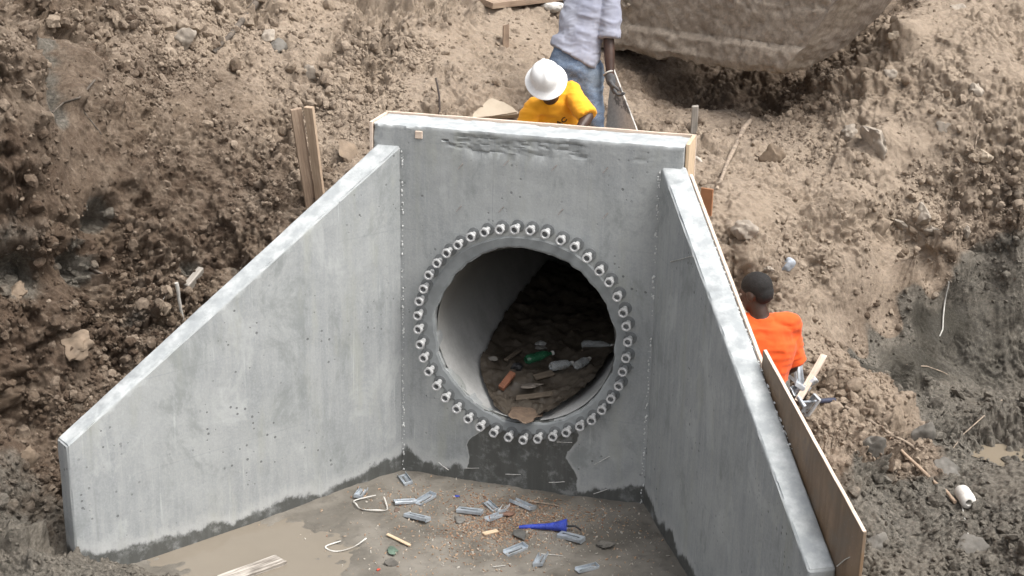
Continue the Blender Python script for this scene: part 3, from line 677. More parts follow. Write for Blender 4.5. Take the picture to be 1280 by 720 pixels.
def lathe(bm, prof, seg=24, M=None):
    rows = []
    for r, z in prof: rows.append([bm.verts.new((r*math.cos(2*math.pi*k/seg), r*math.sin(2*math.pi*k/seg), z)) for k in range(seg)])
    for a, b in zip(rows, rows[1:]):
        for k in range(seg): bm.faces.new((a[k], a[(k+1) % seg], b[(k+1) % seg], b[k]))
    if M is not None: bmesh.ops.transform(bm, matrix=M, verts=[v for r in rows for v in r])
    return rows
# ------------------------------------------------------------------ 44 anchor bolts round the opening
RING = [(367,61),(409,66),(452,74),(495,94),(536,112),(570,143),(604,178),(632,212),(655,252),(671,295),(680,336),(685,380),(680,425),(671,463),(660,502),(637,540),(612,570),(582,598),(549,617),(512,634),(473,645),(432,652),(391,654),(350,646),(308,633),(270,617),(235,596),(202,567),(172,537),(146,501),(125,463),(110,424),(100,385),(95,344),(93,303),(97,264),(109,228),(125,190),(147,158),(175,128),(206,105),(242,84),(282,70),(323,63)]
def hexring(bm, r, z, n=6): return [bm.verts.new((r*math.cos(2*math.pi*k/n), r*math.sin(2*math.pi*k/n), z)) for k in range(n)]
def nut_mesh():
    bm = bmesh.new(); R1, RI, n = .0315, .018, 24
    def rr(a, f): # hexagon softened towards a circle
        h = math.cos(math.pi/6)/math.cos((a+math.pi/6) % (math.pi/3)-math.pi/6); return f*(h*.6+.4)
    def ring(f, z, rd=False): return [bm.verts.new(((f if rd else rr(2*math.pi*k/n, f))*math.cos(2*math.pi*k/n), (f if rd else rr(2*math.pi*k/n, f))*math.sin(2*math.pi*k/n), z)) for k in range(n)]
    rings = [ring(.0175, .050, True), ring(.024, .056), ring(R1*.94, .066), ring(R1, .071), ring(R1, .094), ring(R1*.95, .098, False), ring(RI+.002, .099, True), ring(RI, .097, True), ring(RI, .053, True)]
    for a, b in zip(rings, rings[1:]):
        for k in range(n): bm.faces.new((a[k], a[(k+1) % n], b[(k+1) % n], b[k]))
    bm.faces.new(rings[-1]); bm.faces.new(rings[0]); return bm
def stud_mesh():
    bm = bmesh.new(); lathe(bm, [(.017, -.02), (.017, .001), (.0175, .004), (.0165, .02), (.0165, .050), (.0165, .0525), (.001, .0525)], 16); return bm
bolt0 = None
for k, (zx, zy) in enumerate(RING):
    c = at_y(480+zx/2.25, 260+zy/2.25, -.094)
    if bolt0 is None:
        bolt0 = r = empty('anchor_bolt'); bm_obj('stud', stud_mesh(), M_BOLT, r, 40); bm_obj('hex_nut', nut_mesh(), M_BOLT, r, 32); bm = bmesh.new(); lathe(bm, [(.0165, .0078), (.034, .0078), (.041, .0072), (.042, .002)], 20); bm_obj('recess_shade', bm, simple('recess_shade_grey', (.135, .142, .145), .7, 0, .25, 30), r, 30)  # dark disc painted for the shade in the dimple behind each bolt
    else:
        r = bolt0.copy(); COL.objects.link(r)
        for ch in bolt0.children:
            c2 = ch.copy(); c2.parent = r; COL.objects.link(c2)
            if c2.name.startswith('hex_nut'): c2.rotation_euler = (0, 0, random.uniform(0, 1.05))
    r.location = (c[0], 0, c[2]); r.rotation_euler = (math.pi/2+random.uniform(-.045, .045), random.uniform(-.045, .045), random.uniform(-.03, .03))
    tag(r, 'stubby galvanized anchor bolt with hollow hex head in the ring around the pipe opening', 'anchor bolt', 'anchor bolts ringing the pipe opening')
# tie wires and small marks left on the concrete
def tie(px, py, dx, dy, ln, out, mat=M_WIRE):
    a = Vector(at_y(px, py, .004)); b = Vector(at_y(px+dx*ln, py+dy*ln, -out)); m_ = a.lerp(b, .55)+Vector((0, -.004, 0))
    stick('tie_wire', [a, m_, b], .0028, .0022, mat, 6, .08, headwall)
for px, py in ((579,204),(636,200),(696,206),(760,209),(577,257),(630,258),(704,261),(760,266)): tie(px, py, -.65, .75, 10, .05, M_RUSTW)
for px, py, dx, dy, ln, out in ((547,577,1,.75,14,.02),(580,585,1,.0,19,.02),(652,593,-1,-.02,20,.03),(706,602,-1,.05,20,.03),(764,569,-1,.55,22,.03),(760,611,-1,.35,18,.03),(716,553,-1,-.03,20,.03)): tie(px, py, dx, dy, ln, out)
def on_plane(px, py, p0, n):
    d = ray(px, py); return Vector(CAM+d*(np.dot(p0-CAM, n)/np.dot(d, n)))
pw = JR+NR*TR
stick('tie_wire', [on_plane(1046, 708, pw+NR*-.01, NR), on_plane(1056, 704, pw, NR)+Vector((0, 0, .02)), on_plane(1074, 698, pw+NR*.02, NR)+Vector((0, 0, .03))], .003, .0025, M_STRAP, 6, .05, headwall)
a = on_plane(838, 327, JR-NR*.003, NR); stick('tie_wire', [a, on_plane(866, 320, JR-NR*.02, NR)], .003, .0025, M_WIRE, 6, .05, headwall)
p = at_y(523.5, 168.5, -.002); bm = bmesh.new(); add_box(bm, p, (.05, .012, .05)); bmesh.ops.bevel(bm, geom=bm.edges[:], offset=.004, segments=1, affect='EDGES'); bm_obj('wood_wedge', bm, M_EDGE, headwall)
# ------------------------------------------------------------------ formwork
t = tag(board('form_board', (XL-.022, TH+.012, 2.1), (XR+.03, TH+.012, 2.1), .018, (H+.012-2.1)*2, (0, 0, 1), M_EDGE), 'thin plywood form board standing along the back of the headwall crown', 'form board')
t = tag(board('form_board', (XL-.013, .14, 1.55), (XL-.013, .14, H+.006), .02, .30, (0, 1, 0), M_EDGE), 'pale form board closing the left end of the headwall crown', 'form board')
t = tag(board('form_board', (XR+.014, .168, 1.85), (XR+.014, .168, H+.012), .022, .27, (0, 1, 0), M_PINE), 'yellow pine form board closing the right end of the headwall crown', 'form board')
q, n = hit(884, 262)
t = tag(board('form_board', (q.x-.05, q.y, q.z+.03), (q.x+.035, q.y-.02, q.z+.03), .018, .24, (0, 0, 1), simple('brown_form_face', (.33, .155, .075), .6, 0, .2, 8)), 'short reddish brown board end standing beside the top of right wing wall', 'form board')
# panels on the outer side of the right wing wall
def wing_panel(pts, thk, off, name, mat):
    """a sheet on the outer side of the right wing wall; pts are (along wing, height)"""
    bm = bmesh.new(); A = []
    for o_ in (off, off+thk): A.append([bm.verts.new((s, o_, z)) for s, z in pts])
    n = len(pts); bm.faces.new(A[0]); bm.faces.new(A[1][::-1])
    for k in range(n): bm.faces.new((A[0][k], A[0][(k+1) % n], A[1][(k+1) % n], A[1][k]))
    bmesh.ops.bevel(bm, geom=bm.edges[:], offset=.0025, segments=1, affect='EDGES')
    o = bm_obj(name, bm, mat, None, 30)
    M = Matrix(((DR[0], NR[0], 0), (DR[1], NR[1], 0), (0, 0, 1))).to_4x4(); M.translation = JR; o.matrix_world = M; return o
def sz(px, py, off):
    v = np.array(on_plane(px, py, JR+NR*off, NR))-JR; return float(v@DR), float(v[2])
wt_ = lambda s: HL+(ER-HL)*s/LR
s1, z1 = sz(957, 437, TR+.02); s2, z2 = sz(1083, 665, TR+.02)
pan = wing_panel([(s1, z1), (s2, z2), (s2, -.12), (s1, -.12)], .018, TR+.005, 'plywood_panel', M_PLY)
tag(pan, 'large mud-stained plywood sheet rising above the outer side of the right wing wall', 'plywood panel')
def edge_strip(name, parent, s0, z0, s1_, z1_, off):
    A = JR+DR*s0+NR*off; B = JR+DR*s1_+NR*off
    return board(name, (A[0], A[1], z0), (B[0], B[1], z1_), .0185, .004, (0, 0, 1), M_EDGE)
e = edge_strip('sawn_edge', None, s1+.004, z1+.0005, s2-.004, z2+.0005, TR+.014); mw = e.matrix_world.copy(); bpy.context.view_layer.update(); e.parent = pan; e.matrix_parent_inverse = pan.matrix_world.inverted(); e.matrix_world = mw
s0 = .1
up_ = wing_panel([(s0, wt_(s0)+.02), (s1-.01, wt_(s1)+.025), (s1-.01, .2), (s0, .9)], .02, TR+.004, 'plywood_panel', M_EDGE)
tag(up_, 'narrow pale form sheet flush with upper slope of the right wing wall', 'plywood panel')
# splashed mortar along that strip
bm = bmesh.new()
for k in range(160):
    s = random.uniform(.25, s1+.5); off = TR+random.uniform(-.012, .012); b = JR+DR*s+NR*off
    bmesh.ops.create_icosphere(bm, subdivisions=1, radius=random.uniform(.003, .011), matrix=Matrix.Translation((b[0], b[1], wt_(s)+random.uniform(-.004, .004)))@Matrix.Diagonal((1, 1, .6, 1)))
tag(bm_obj('mortar_splash', bm, M_MORT, headwall, None), kind='stuff')
# ------------------------------------------------------------------ stakes and timber
b, n = hit(393, 246); rb = math.hypot(b.x-CAM[0], b.y-CAM[1])
toward = Vector((CAM[0]-b.x, CAM[1]-b.y, 0)).normalized()
for (tx, bx, dr, w_, mat, lab) in ((369.5, 389, .0, .075, M_OLDW, 'brown weathered stake leaning left beside its paler twin behind left wing wall'), (386, 402, -.03, .066, M_PINE, 'paler wooden stake right of its brown twin behind left wing wall')):
    B = Vector(at_rho(bx, 258, rb+dr)); T_ = Vector(at_rho(tx, 136 if mat is M_OLDW else 133.5, rb+dr-.12))
    t = board('wooden_stake', B-(T_-B)*.25, T_, w_, .03, toward+Vector((.3, 0, 0)) if mat is M_OLDW else toward+Vector((-.5, 0, 0)), mat if mat is M_OLDW else wood_material('tan_wood', (.36, .26, .18), (.52, .40, .29)), .002, .012)
    tag(t, lab, 'stake')
a, n = hit(632, 58); T_ = a+Vector((.0, 0, .17))
t = tag(board('wooden_stake', a-Vector((0, 0, .15)), T_, .05, .045, (.4, -1, 0), M_OLDW, .003, .02), 'short split stake stub in the dry dirt below the timber plank', 'stake')
a, n = hit(867, 168); t = tag(board('wooden_stake', a-Vector((0, 0, .15)), a+Vector((0, 0, .22)), .05, .03, (.2, -1, 0), M_GREYW, .003, .01), 'grey upright stake in the shade below the excavator bucket', 'stake')
a, n = hit(606, 9); c_, n = hit(700, 9); a.z += .035; c_.z += .035
c_ = a+(c_-a).normalized()*1.05; c_.z = a.z+.02
t = tag(board('timber_plank', a, c_, .22, .05, (0, -.2, 1), M_OLDW), 'long timber plank lying in dirt behind the grey shirted worker', 'plank')
# two dry boards on the apron and by the pit
p1, n = floor_at(276, 729); p2, n = floor_at(351, 705)
t = tag(board('broken_board', p1+Vector((0, 0, .012)), p2+Vector((0, 0, .03)), .10, .03, (0, -.15, 1), wood_material('bleached_wood', (.13, .11, .09), (.5, .46, .41)), .004, .03), 'bleached muddy board end lying in the puddle at left front of the apron', 'board')
# ------------------------------------------------------------------ sticks, branches, roots
def ground_stick(name, pxs, r0, r1, mat, lab, cat, off=None):
    pts = on_ground(pxs, (r0 if off is None else off)*.8); return tag(stick(name, pts, r0, r1, mat), lab, cat)
ground_stick('branch', [(938,149),(930,160),(918,186),(906,212),(897,236)], .021, .012, M_BARK, 'grey bent branch lying on sandy dirt right of the headwall', 'branch', .05)
ground_stick('branch', [(318,4),(305,24),(288,46),(268,64)], .03, .018, M_DARKB, 'dark dead branch half buried in the crumbly bank at upper left', 'branch')
ground_stick('wooden_rod', [(1055,508),(1085,524),(1115,543),(1151,564)], .011, .009, M_BARK, 'brown rod lying across the spoil heap, upper of two', 'rod', .04)
ground_stick('wooden_rod', [(1112,548),(1140,575),(1168,602),(1195,627)], .013, .012, wood_material('tan_rod', (.25, .18, .13), (.38, .28, .2)), 'longer brown rod reaching from spoil heap down to the white roller sleeve', 'rod', .04)
ground_stick('twig', [(1252,500),(1230,520),(1205,542),(1180,575)], .005, .003, M_BARK, 'thin curved twig on the wet pit floor', 'twig')
ground_stick('twig', [(1133,456),(1160,458),(1190,470)], .006, .003, M_BARK, 'thin straight twig at the foot of the dark pit wall', 'twig')
ground_stick('twig', [(1222,168),(1219,185),(1213,205)], .007, .004, M_BARK, 'small grey twig beside the white stone on upper right slope', 'twig')
ground_stick('root', [(118,100),(100,122),(80,128),(66,140)], .008, .004, M_DARKB, 'dark root hanging over the wet gully at upper left', 'root')
ground_stick('root', [(60,22),(75,28),(98,32)], .006, .003, M_BARK, 'pale thin root at top of the wet gully', 'root')
ground_stick('root', [(105,140),(115,152),(127,168)], .005, .003, M_DARKB, 'short dark root trailing down brown bank below the gully', 'root')
ground_stick('root', [(112,333),(124,340),(137,347)], .012, .006, M_DARKB, 'broken dark root poking from hollow in left bank', 'root')
ground_stick('root', [(1186,352),(1181,378),(1178,412),(1175,420)], .007, .004, M_STRAP, 'pale hanging root on the dark pit wall', 'root')
a = Vector(at_rho(221, 353, 9.2)); b, n = hit(229, 402); rr_ = math.hypot(b.x-CAM[0], b.y-CAM[1]); a = Vector(at_rho(221, 353, rr_-.05)); m_ = Vector(at_rho(224, 372, rr_-.03))
tag(stick('peeled_stick', [b, m_, a], .009, .013, M_STRAP), 'white peeled stick standing up behind the left wing wall', 'stick')
a, n = hit(229, 364); b, n = hit(246, 344); a += n*.03; b += n*.05
tag(board('wood_chunk', a, b, .075, .045, n, M_GREYW, .005, .01), 'grey wood chunk leaning on left bank beside the white peeled stick', 'wood chunk')
a, n = hit(203, 375, .01); b, n = hit(213, 365, .015); tag(board('wood_splinter', a, b, .02, .008, n, M_STRAP, .001, .01), 'pale wood splinter on left bank beside the white peeled stick', 'splinter')
a, n = hit(550, 146); b = Vector(at_rho(545, 97, math.hypot(a.x-CAM[0], a.y-CAM[1])))
tag(stick('iron_bar', [a-Vector((0, 0, .1)), a.lerp(b, .5)+Vector((.012, 0, 0)), b], .009, .008, M_RUSTW, 7, .05), 'thin dark bar standing in dirt behind headwall', 'bar')
# coil of strap at the end of the crown
q, n = hit(871, 203); c_ = q+n*.05; u = Vector((-CAM[0]+c_.x, c_.y-CAM[1], 0)).normalized(); rt = Vector((u.y, -u.x, 0))
pts = [c_+rt*.055*math.cos(a)*1.+Vector((0, 0, 1))*.075*math.sin(a)+u*.01*a for a in np.linspace(2.4, -2.9, 16)]
tag(stick('hose_loop', pts, .014, .014, simple('dusty_hose', (.42, .38, .33), .8), 8, .03), 'dusty hose curled up beside the right end of the headwall', 'hose')
# ------------------------------------------------------------------ rocks and slabs
RS = rock_shapes(16, 4, 90.)
def rock(px, py, rpx, lab, mat=M_ROCK, flat=1., name='rock', cat='rock', sink=.35):
    q, n = hit(px, py); r = rpx*(q-Vector(CAM)).length/FPX
    V, Fi = RS[RNG.integers(0, 16)]; V = V/np.abs(V).max()
    R_ = np.array(Euler((random.uniform(-.4, .4), random.uniform(-.4, .4), random.uniform(0, 6.3))).to_matrix())
    V = V@R_.T; V = V*np.array([1, 1, flat])*r
    V = V*(1+.05*fbm(V/r*3.5+px, 3, 5))[:, None]; V = V*(1+.045*fbm(V/r*8+py, 4, 8, .65)+.05*blocks(V/r*2.6+px, 9)[0]+.03*clods(V/r*5+py, 12))[:, None]
    me = np_mesh(name, V, Fi); me.set_sharp_from_angle(angle=math.radians(38))
    o = link(name, me, mat); zz_ = Vector((0, 0, 1)).lerp(n, .7).normalized()
    o.rotation_euler = zz_.to_track_quat('Z', 'Y').to_euler(); o.location = q+zz_*r*flat*(.55-sink); return tag(o, lab, cat)
rock(1090,178,29,'large clay boulder jutting from the upper right slope', M_ROCK, .85, 'boulder', 'boulder')
rock(1058,163,13,'clod wedged on the left of the large clay boulder')
rock(1200,10,15,'grey rounded rock near the top right edge of slope')
rock(1218,114,11,'round brown rock high on the right slope')
rock(1228,196,11,'white stone beside a twig on the right slope', M_PALE)
rock(1180,160,12,'angular rock between the boulder and white stone')
rock(1118,47,8,'pale rock beside the bank right of the bucket', M_PALE)
rock(1115,92,11,'flat topped rock right of the torn cut bank')
rock(929,294,19,'brown clod boulder beside the right wing wall above orange worker', M_ROCK, .9, 'boulder', 'boulder')
rock(966,195,18,'dark rough clod beside the grey branch', M_CLAY)
rock(985,333,10,'bluish stone just above the orange worker', simple('bluish_stone', (.33, .36, .40), .9, 0, .2, 14, .4, False))
rock(960,338,7,'small grey stone above orange worker head', M_ROCK)
rock(1150,270,19,'lumpy clod on the ledge above the groove', M_ROCK, .7)
rock(1125,283,11,'smaller clod left on the ledge above the groove', M_ROCK, .8)
rock(1166,292,10,'smaller clod at right on the ledge above the groove', M_ROCK, .8)
rock(1205,290,14,'dark clod at the edge over pit wall', M_ROCK, .6)
bm = bmesh.new(); pts = [hit(x, y, .06)[0] for x, y in ((580,145),(594,135),(613,120),(630,129),(642,138),(650,146),(615,146))]; c0 = sum(pts, Vector())/7
nS = (Vector(CAM)-c0).normalized().lerp(Vector((0, 0, 1)), .35).normalized(); pts = [p-nS*(p-c0).dot(nS) for p in pts]
A = [[bm.verts.new(p-c0-nS*o_) for p in pts] for o_ in (0, .09)]; bm.faces.new(A[0]); bm.faces.new(A[1][::-1])
for k in range(7): bm.faces.new((A[0][k], A[0][(k+1) % 7], A[1][(k+1) % 7], A[1][k]))
bmesh.ops.bevel(bm, geom=bm.edges[:], offset=.012, segments=2, affect='EDGES'); dice(bm, (1, 0, 0), (0, 0, 0), .03, -.3, .3); dice(bm, (0, 0, 1), (0, 0, 0), .03, -.2, .2)
for v in bm.verts: v.co += nS*float(fbm(np.array([v.co[:]])*9, 3, 3)[0])*.012
o = tag(bm_obj('slab_stone', bm, simple('pale_slab', (.47, .40, .31), .92, 0, .08, 6, .2, False, 60), None, 40), 'flat pale slab stone behind the crown of headwall', 'stone'); o.location = c0
rock(440,195,26,'smooth sandy boulder at left end of headwall', M_CLAY, .45, 'boulder', 'boulder', .6)
rock(345,62,14,'dark clod beside the dead branch', M_SLATE)
rock(333,46,13,'grey clod above the dark clod by the dead branch')
rock(228,48,18,'big grey clod at the top of left bank', M_ROCK, .9)
rock(388,95,13,'pale clod on crumbly slope above the stakes')
rock(20,365,20,'brown boulder above the dark hollow in left bank', M_CLAY, .8, 'boulder', 'boulder', .45)
rock(95,430,24,'brown clay lump half way down left bank', M_CLAY, .8, 'boulder', 'boulder', .5)
rock(40,575,22,'pale mud lump beside end of the left wing wall', M_CLAY, .6)
rock(1213,690,24,'thin dark clay slab in the mud at lower right', M_SLATE, .22, 'clay_slab', 'slab', .2)
rock(1187,588,21,'dark clay block behind the white roller sleeve', M_SLATE, .65, 'clay_block', 'clay block', .2)
rock(1186,637,16,'flat grey slab left of the white roller sleeve', M_SLATE, .3, 'clay_slab', 'slab', .2)
rock(1155,545,19,'dark square clay block at the foot of spoil heap', M_SLATE, .7, 'clay_block', 'clay block')
rock(1085,562,24,'large dark clay block beside the plywood panel', M_SLATE, .7, 'clay_block', 'clay block')
rock(1095,680,17,'grey clay lump beside the end of plywood panel', M_SLATE, .6, 'clay_block', 'clay block')
q = hit(1262, 571)[0]; puddle('pit_puddle_water', q.x, q.y, .26, .17, q.z+.012, (.21, .175, .13), .1)
# ------------------------------------------------------------------ white roller sleeve with its string
a, n = hit(1200, 611, .075); b, n2 = hit(1213, 634, .075); ax = (b-a); ax.z = 0; ax.normalize(); L = .155; a = a.lerp(b, .5)-ax*L/2; a.z = max(drop(*(a+ax*t_).xy)[0].z for t_ in (0, .05, .1, .15))+.035
bm = bmesh.new(); lathe(bm, [(.018, .004), (.036, 0), (.044, .006), (.047, .02), (.046, .07), (.048, .11), (.046, L-.015), (.04, L-.003), (.02, L), (.018, L-.02), (.018, .004)], 28, ax.to_track_quat('Z', 'Y').to_matrix().to_4x4())
for v in bm.verts: v.co += v.co.normalized()*float(fbm(np.array([v.co[:]])*30, 3, 4)[0])*.004
o = tag(bm_obj('roller_sleeve', bm, M_WHITE, None, 60), 'dirty white roller sleeve lying in the mud of the pit', 'paint roller'); o.location = a
ground_stick('string', [(1199,622),(1203,634),(1206,648),(1210,668),(1211,674)], .004, .003, M_STRAP, 'white string trailing from the roller sleeve', 'string')
# ------------------------------------------------------------------ clips: pressed steel form clips with a slot and turned-up ends
def clip_mesh(L=.14, Wd=.05, hgt=.022):
    bm = bmesh.new(); t = .0028; xs = L/2; ys = Wd/2
    add_box(bm, (0, ys*.62, 0), (L, ys*.72, t)); add_box(bm, (0, -ys*.62, 0), (L, ys*.72, t))
    add_box(bm, (xs*.86, 0, .0002), (L*.14, ys*.6, t)); add_box(bm, (-xs*.86, 0, .0002), (L*.14, ys*.6, t))
    for sy in (1, -1): add_box(bm, (0, sy*(ys+.001), hgt*.36), (L*.98, t, hgt*.75))
    add_box(bm, (xs+.001, 0, hgt*.5), (t, Wd*.98, hgt))
    add_box(bm, (0, 0, hgt*.2), (L*.55, ys*.16, hgt*.3))
    bmesh.ops.bevel(bm, geom=bm.edges[:], offset=.0007, segments=1, affect='EDGES'); return bm
clipA = None
def put_clip(q, n, dirv, lab, mat=None, scale=1., flip=False, lift=.004, grp='form clips dropped on the apron floor'):
    global clipA
    if clipA is None:
        clipA = o = bm_obj('form_clip', clip_mesh(), M_ZINC, None, 30)
    else:
        o = clipA.copy(); COL.objects.link(o)
    if mat is not None: o.material_slots[0].link = 'OBJECT'; o.material_slots[0].material = mat
    x = (dirv-n*dirv.dot(n)).normalized(); z = n if not flip else -n; y = z.cross(x); M = Matrix((x, y, z)).transposed().to_4x4(); M = M@Matrix.Rotation(random.uniform(-.28, .28), 4, 'X')@Matrix.Rotation(random.uniform(-.1, .1), 4, 'Y')@Matrix.Diagonal((scale, scale, scale, 1)); M.translation = q+n*(lift+(.018*scale if flip else 0)); o.matrix_world = M
    return tag(o, lab, 'form clip', grp)
FC = [(326,95,352,122,'8','pale slotted form clip in the far left corner against the face wall',0,.9),
 (186,138,172,170,'8','form clip standing by the left wing wall above the pale strap loop',1,.85),]
def fl_clip(x0, y0, x1, y1, lab, mat=None, sc=1., flip=False):
    a, n = floor_at(x0, y0); b, n2 = floor_at(x1, y1); put_clip(a.lerp(b, .5), Vector((0, 0, 1)), b-a, lab, mat, sc*max(.7, min(1.5, (b-a).length/.14)), flip)
fl_clip(502,595,511,606,'dull slotted form clip in far left corner against the face wall', M_ZINCD)
fl_clip(455,611,447,624,'bluish form clip between the left wing wall and pale strap loop', M_ZINCD)
fl_clip(491,631,521,627,'bright form clip touching the left end of another clip', None, .9, True)
fl_clip(522,631,541,620,'slotted form clip touching the right end of a bright clip')
fl_clip(508,644,535,653,'form clip alone below the touching pair', None, 1., True)
fl_clip(572,638,602,644,'bright form clip at left edge of the reddish chips', None, 1., True)
fl_clip(607,629,620,639,'dark form clip at the back of the crossed clips on reddish chips', M_ZINCD)
fl_clip(609,652,632,642,'lower form clip of the crossed pair on reddish chips', M_ZINCD)
fl_clip(634,630,626,644,'upper form clip of the crossed pair on reddish chips', M_ZINC, .8)
fl_clip(640,627,666,638,'form clip right of the crossed pair on reddish chips', None, 1.)
fl_clip(699,669,728,679,'bright form clip touching the blue funnel', None, 1., True)
fl_clip(632,694,656,684,'form clip below the dark stone beside blue funnel', M_ZINCD)
fl_clip(680,693,672,709,'upright pointing form clip near front centre of apron', M_ZINCD)
fl_clip(721,716,746,708,'form clip nearest the right wing wall at front of apron', M_ZINCD)
fl_clip(441,688,436,688,'small steel scrap clip beside the lower pale strap', M_ZINCD, .5) if False else None
# ------------------------------------------------------------------ other litter on the apron
def fpts(l, h): return [floor_at(x, y)[0]+Vector((0, 0, h)) for x, y in l]
def strap(name, pts, lab):
    bm = bmesh.new(); P = [Vector(p) for p in pts]; c = []
    for i in range(len(P)-1):
        p0, p1, p2, p3 = P[max(i-1, 0)], P[i], P[i+1], P[min(i+2, len(P)-1)]
        for k in range(8):
            t = k/8; c.append(.5*((2*p1)+(-p0+p2)*t+(2*p0-5*p1+4*p2-p3)*t*t+(-p0+3*p1-3*p2+p3)*t**3))
    c.append(P[-1]); o0 = c[0].copy(); rows = []
    for k, p in enumerate(c):
        d = (c[min(k+1, len(c)-1)]-c[max(k-1, 0)]).normalized(); s = d.cross(Vector((0, 0, 1))).normalized(); u = s.cross(d); tw = math.sin(k*.35)*.6
        w_ = (s*math.cos(tw)+u*math.sin(tw))*.0042; h_ = (u*math.cos(tw)-s*math.sin(tw))*.0013
        rows.append([bm.verts.new(p-o0+a_) for a_ in (w_+h_, -w_+h_, -w_-h_, w_-h_)])
    for a, b in zip(rows, rows[1:]):
        for k in range(4): bm.faces.new((a[k], a[(k+1) % 4], b[(k+1) % 4], b[k]))
    bm.faces.new(rows[0]); bm.faces.new(rows[-1]); o = bm_obj(name, bm, M_STRAP, None, 50); o.location = o0; return tag(o, lab, 'strap')
strap('packing_strap', [p+Vector((0, 0, k_)) for p, k_ in zip(fpts([(470,624),(444,627),(445,633),(452,638),(472,641),(484,638),(480,626)], .01), (.02, .0, .01, .0, .01, 0, .02))], 'pale packing strap bent into a loop by the left wing wall')
strap('packing_strap', [p+Vector((0, 0, k_)) for p, k_ in zip(fpts([(426,678),(407,687),(420,691),(442,687),(458,678)], .01), (.0, .01, .0, .01, .02))], 'pale packing strap curved open nearer the puddle')
a, b = fpts([(484,670),(513,684)], .012); tag(board('wood_stick', a, b, .022, .012, (0, 0, 1), M_PINE, .003, .01), 'yellow pine stick on the apron below the lone form clip', 'stick')
a, b = fpts([(660,628),(700,634)], .008); tag(stick('twig', [a, a.lerp(b, .5)+Vector((0, 0, .006)), b], .005, .003, M_BARK), 'brown twig on the reddish chips by the face wall', 'twig')
a, b = fpts([(604,669),(622,665)], .01); tag(board('wood_offcut', a, b, .035, .012, (0, 0, 1), M_PINE, .003, .01), 'small tan wood offcut among the reddish chips', 'offcut')
a, b = fpts([(676,694),(704,696)], .01); tag(stick('nail', [a, b], .003, .002, M_STRAP), 'long pale nail beside the upright pointing form clip', 'nail')
a, b = fpts([(616,710),(632,708)], .008); tag(stick('nail', [a, b], .003, .002, M_STRAP), 'short pale nail at front centre of the apron', 'nail')
a, b = fpts([(283,682),(299,682)], .008); tag(board('wood_splinter', a, b, .016, .006, (0, 0, 1), M_STRAP, .001, .01), 'pale splinter lying in the puddle by left wing wall', 'splinter')
def floor_lump(name, px, py, rpx, flat, mat, lab, cat):
    q, n = floor_at(px, py); r = rpx*(q-Vector(CAM)).length/FPX; V, Fi = RS[RNG.integers(0, 16)]; V = V/np.abs(V).max()*np.array([1, .8, flat])*r
    a_ = random.uniform(0, 6.3); V = V@np.array([[math.cos(a_), -math.sin(a_), 0], [math.sin(a_), math.cos(a_), 0], [0, 0, 1]]).T
    me = np_mesh(name, V, Fi); me.set_sharp_from_angle(angle=math.radians(40)); o = link(name, me, mat); o.location = q+Vector((0, 0, r*flat*.6)); return tag(o, lab, cat)
M_GSTONE = simple('grey_stone', (.17, .16, .145), .8, 0, .2, 20, .4, False)
floor_lump('flat_stone', 575, 652, 12, .3, M_GSTONE, 'flat grey stone left of the crossed clips', 'stone')
floor_lump('flat_stone', 651, 671, 13, .4, simple('dark_stone', (.10, .097, .09), .7, 0, .2, 20, .4, False), 'flat dark stone under tip of the blue funnel', 'stone')
floor_lump('brick_fragment', 637, 645, 10, .5, simple('dull_brick', (.18, .105, .075), .85), 'brown brick fragment behind the crossed clips', 'brick')
floor_lump('green_scrap', 491, 690, 12, .3, simple('green_scrap', (.10, .145, .11), .5), 'dull green scrap below the yellow pine stick', 'scrap')
floor_lump('mud_lump', 488, 705, 11, .5, M_SLATE, 'dark mud lump below the green scrap', 'mud lump')
floor_lump('red_scrap', 473, 713, 3.5, .6, simple('red_plastic', (.5, .08, .05), .4), 'tiny red plastic scrap at front of apron', 'scrap')
floor_lump('blue_scrap', 571, 621, 4, .5, M_BLUE, 'tiny blue plastic scrap by the face wall', 'scrap')
floor_lump('mud_lump', 755, 683, 15, .35, M_SLATE, 'dark mud lump right of the blue funnel', 'mud lump')
floor_lump('brown_scrap', 496, 638, 6, .3, simple('brown_scrap', (.12, .085, .065), .7), 'small brown scrap under the bright touching clip', 'scrap')
# blue funnel with a long spout
a, b = fpts([(649,660.5),(709,664)], .02); a.z = .022; ax = b-a; L = ax.length; b.z = .05; ax = (b-a).normalized()
fun = tag(empty('funnel', a), 'blue plastic funnel with long spout lying on the reddish chips', 'funnel')
bm = bmesh.new(); lathe(bm, [(.006, .004), (.010, 0), (.0135, L*.08), (.016, L*.3), (.019, L*.52), (.024, L*.66), (.036, L*.84), (.046, L*.97), (.048, L), (.043, L), (.03, L*.84), (.015, L*.66)], 24, ax.to_track_quat('Z', 'Y').to_matrix().to_4x4())
for v in bm.verts: v.co += Vector([float(vnoise(np.array([[v.co.x*22, v.co.y*22, v.co.z*22]]), s_)[0]) for s_ in (1, 2, 3)])*.003
bm_obj('funnel_body', bm, M_BLUE, fun, 45)
o = stick('handle', [ax*(L*.9), ax*(L+.05), ax*(L+.085)+Vector((.01, -.02, -.02))], .007, .006, M_BLACK, 8, .03, fun)
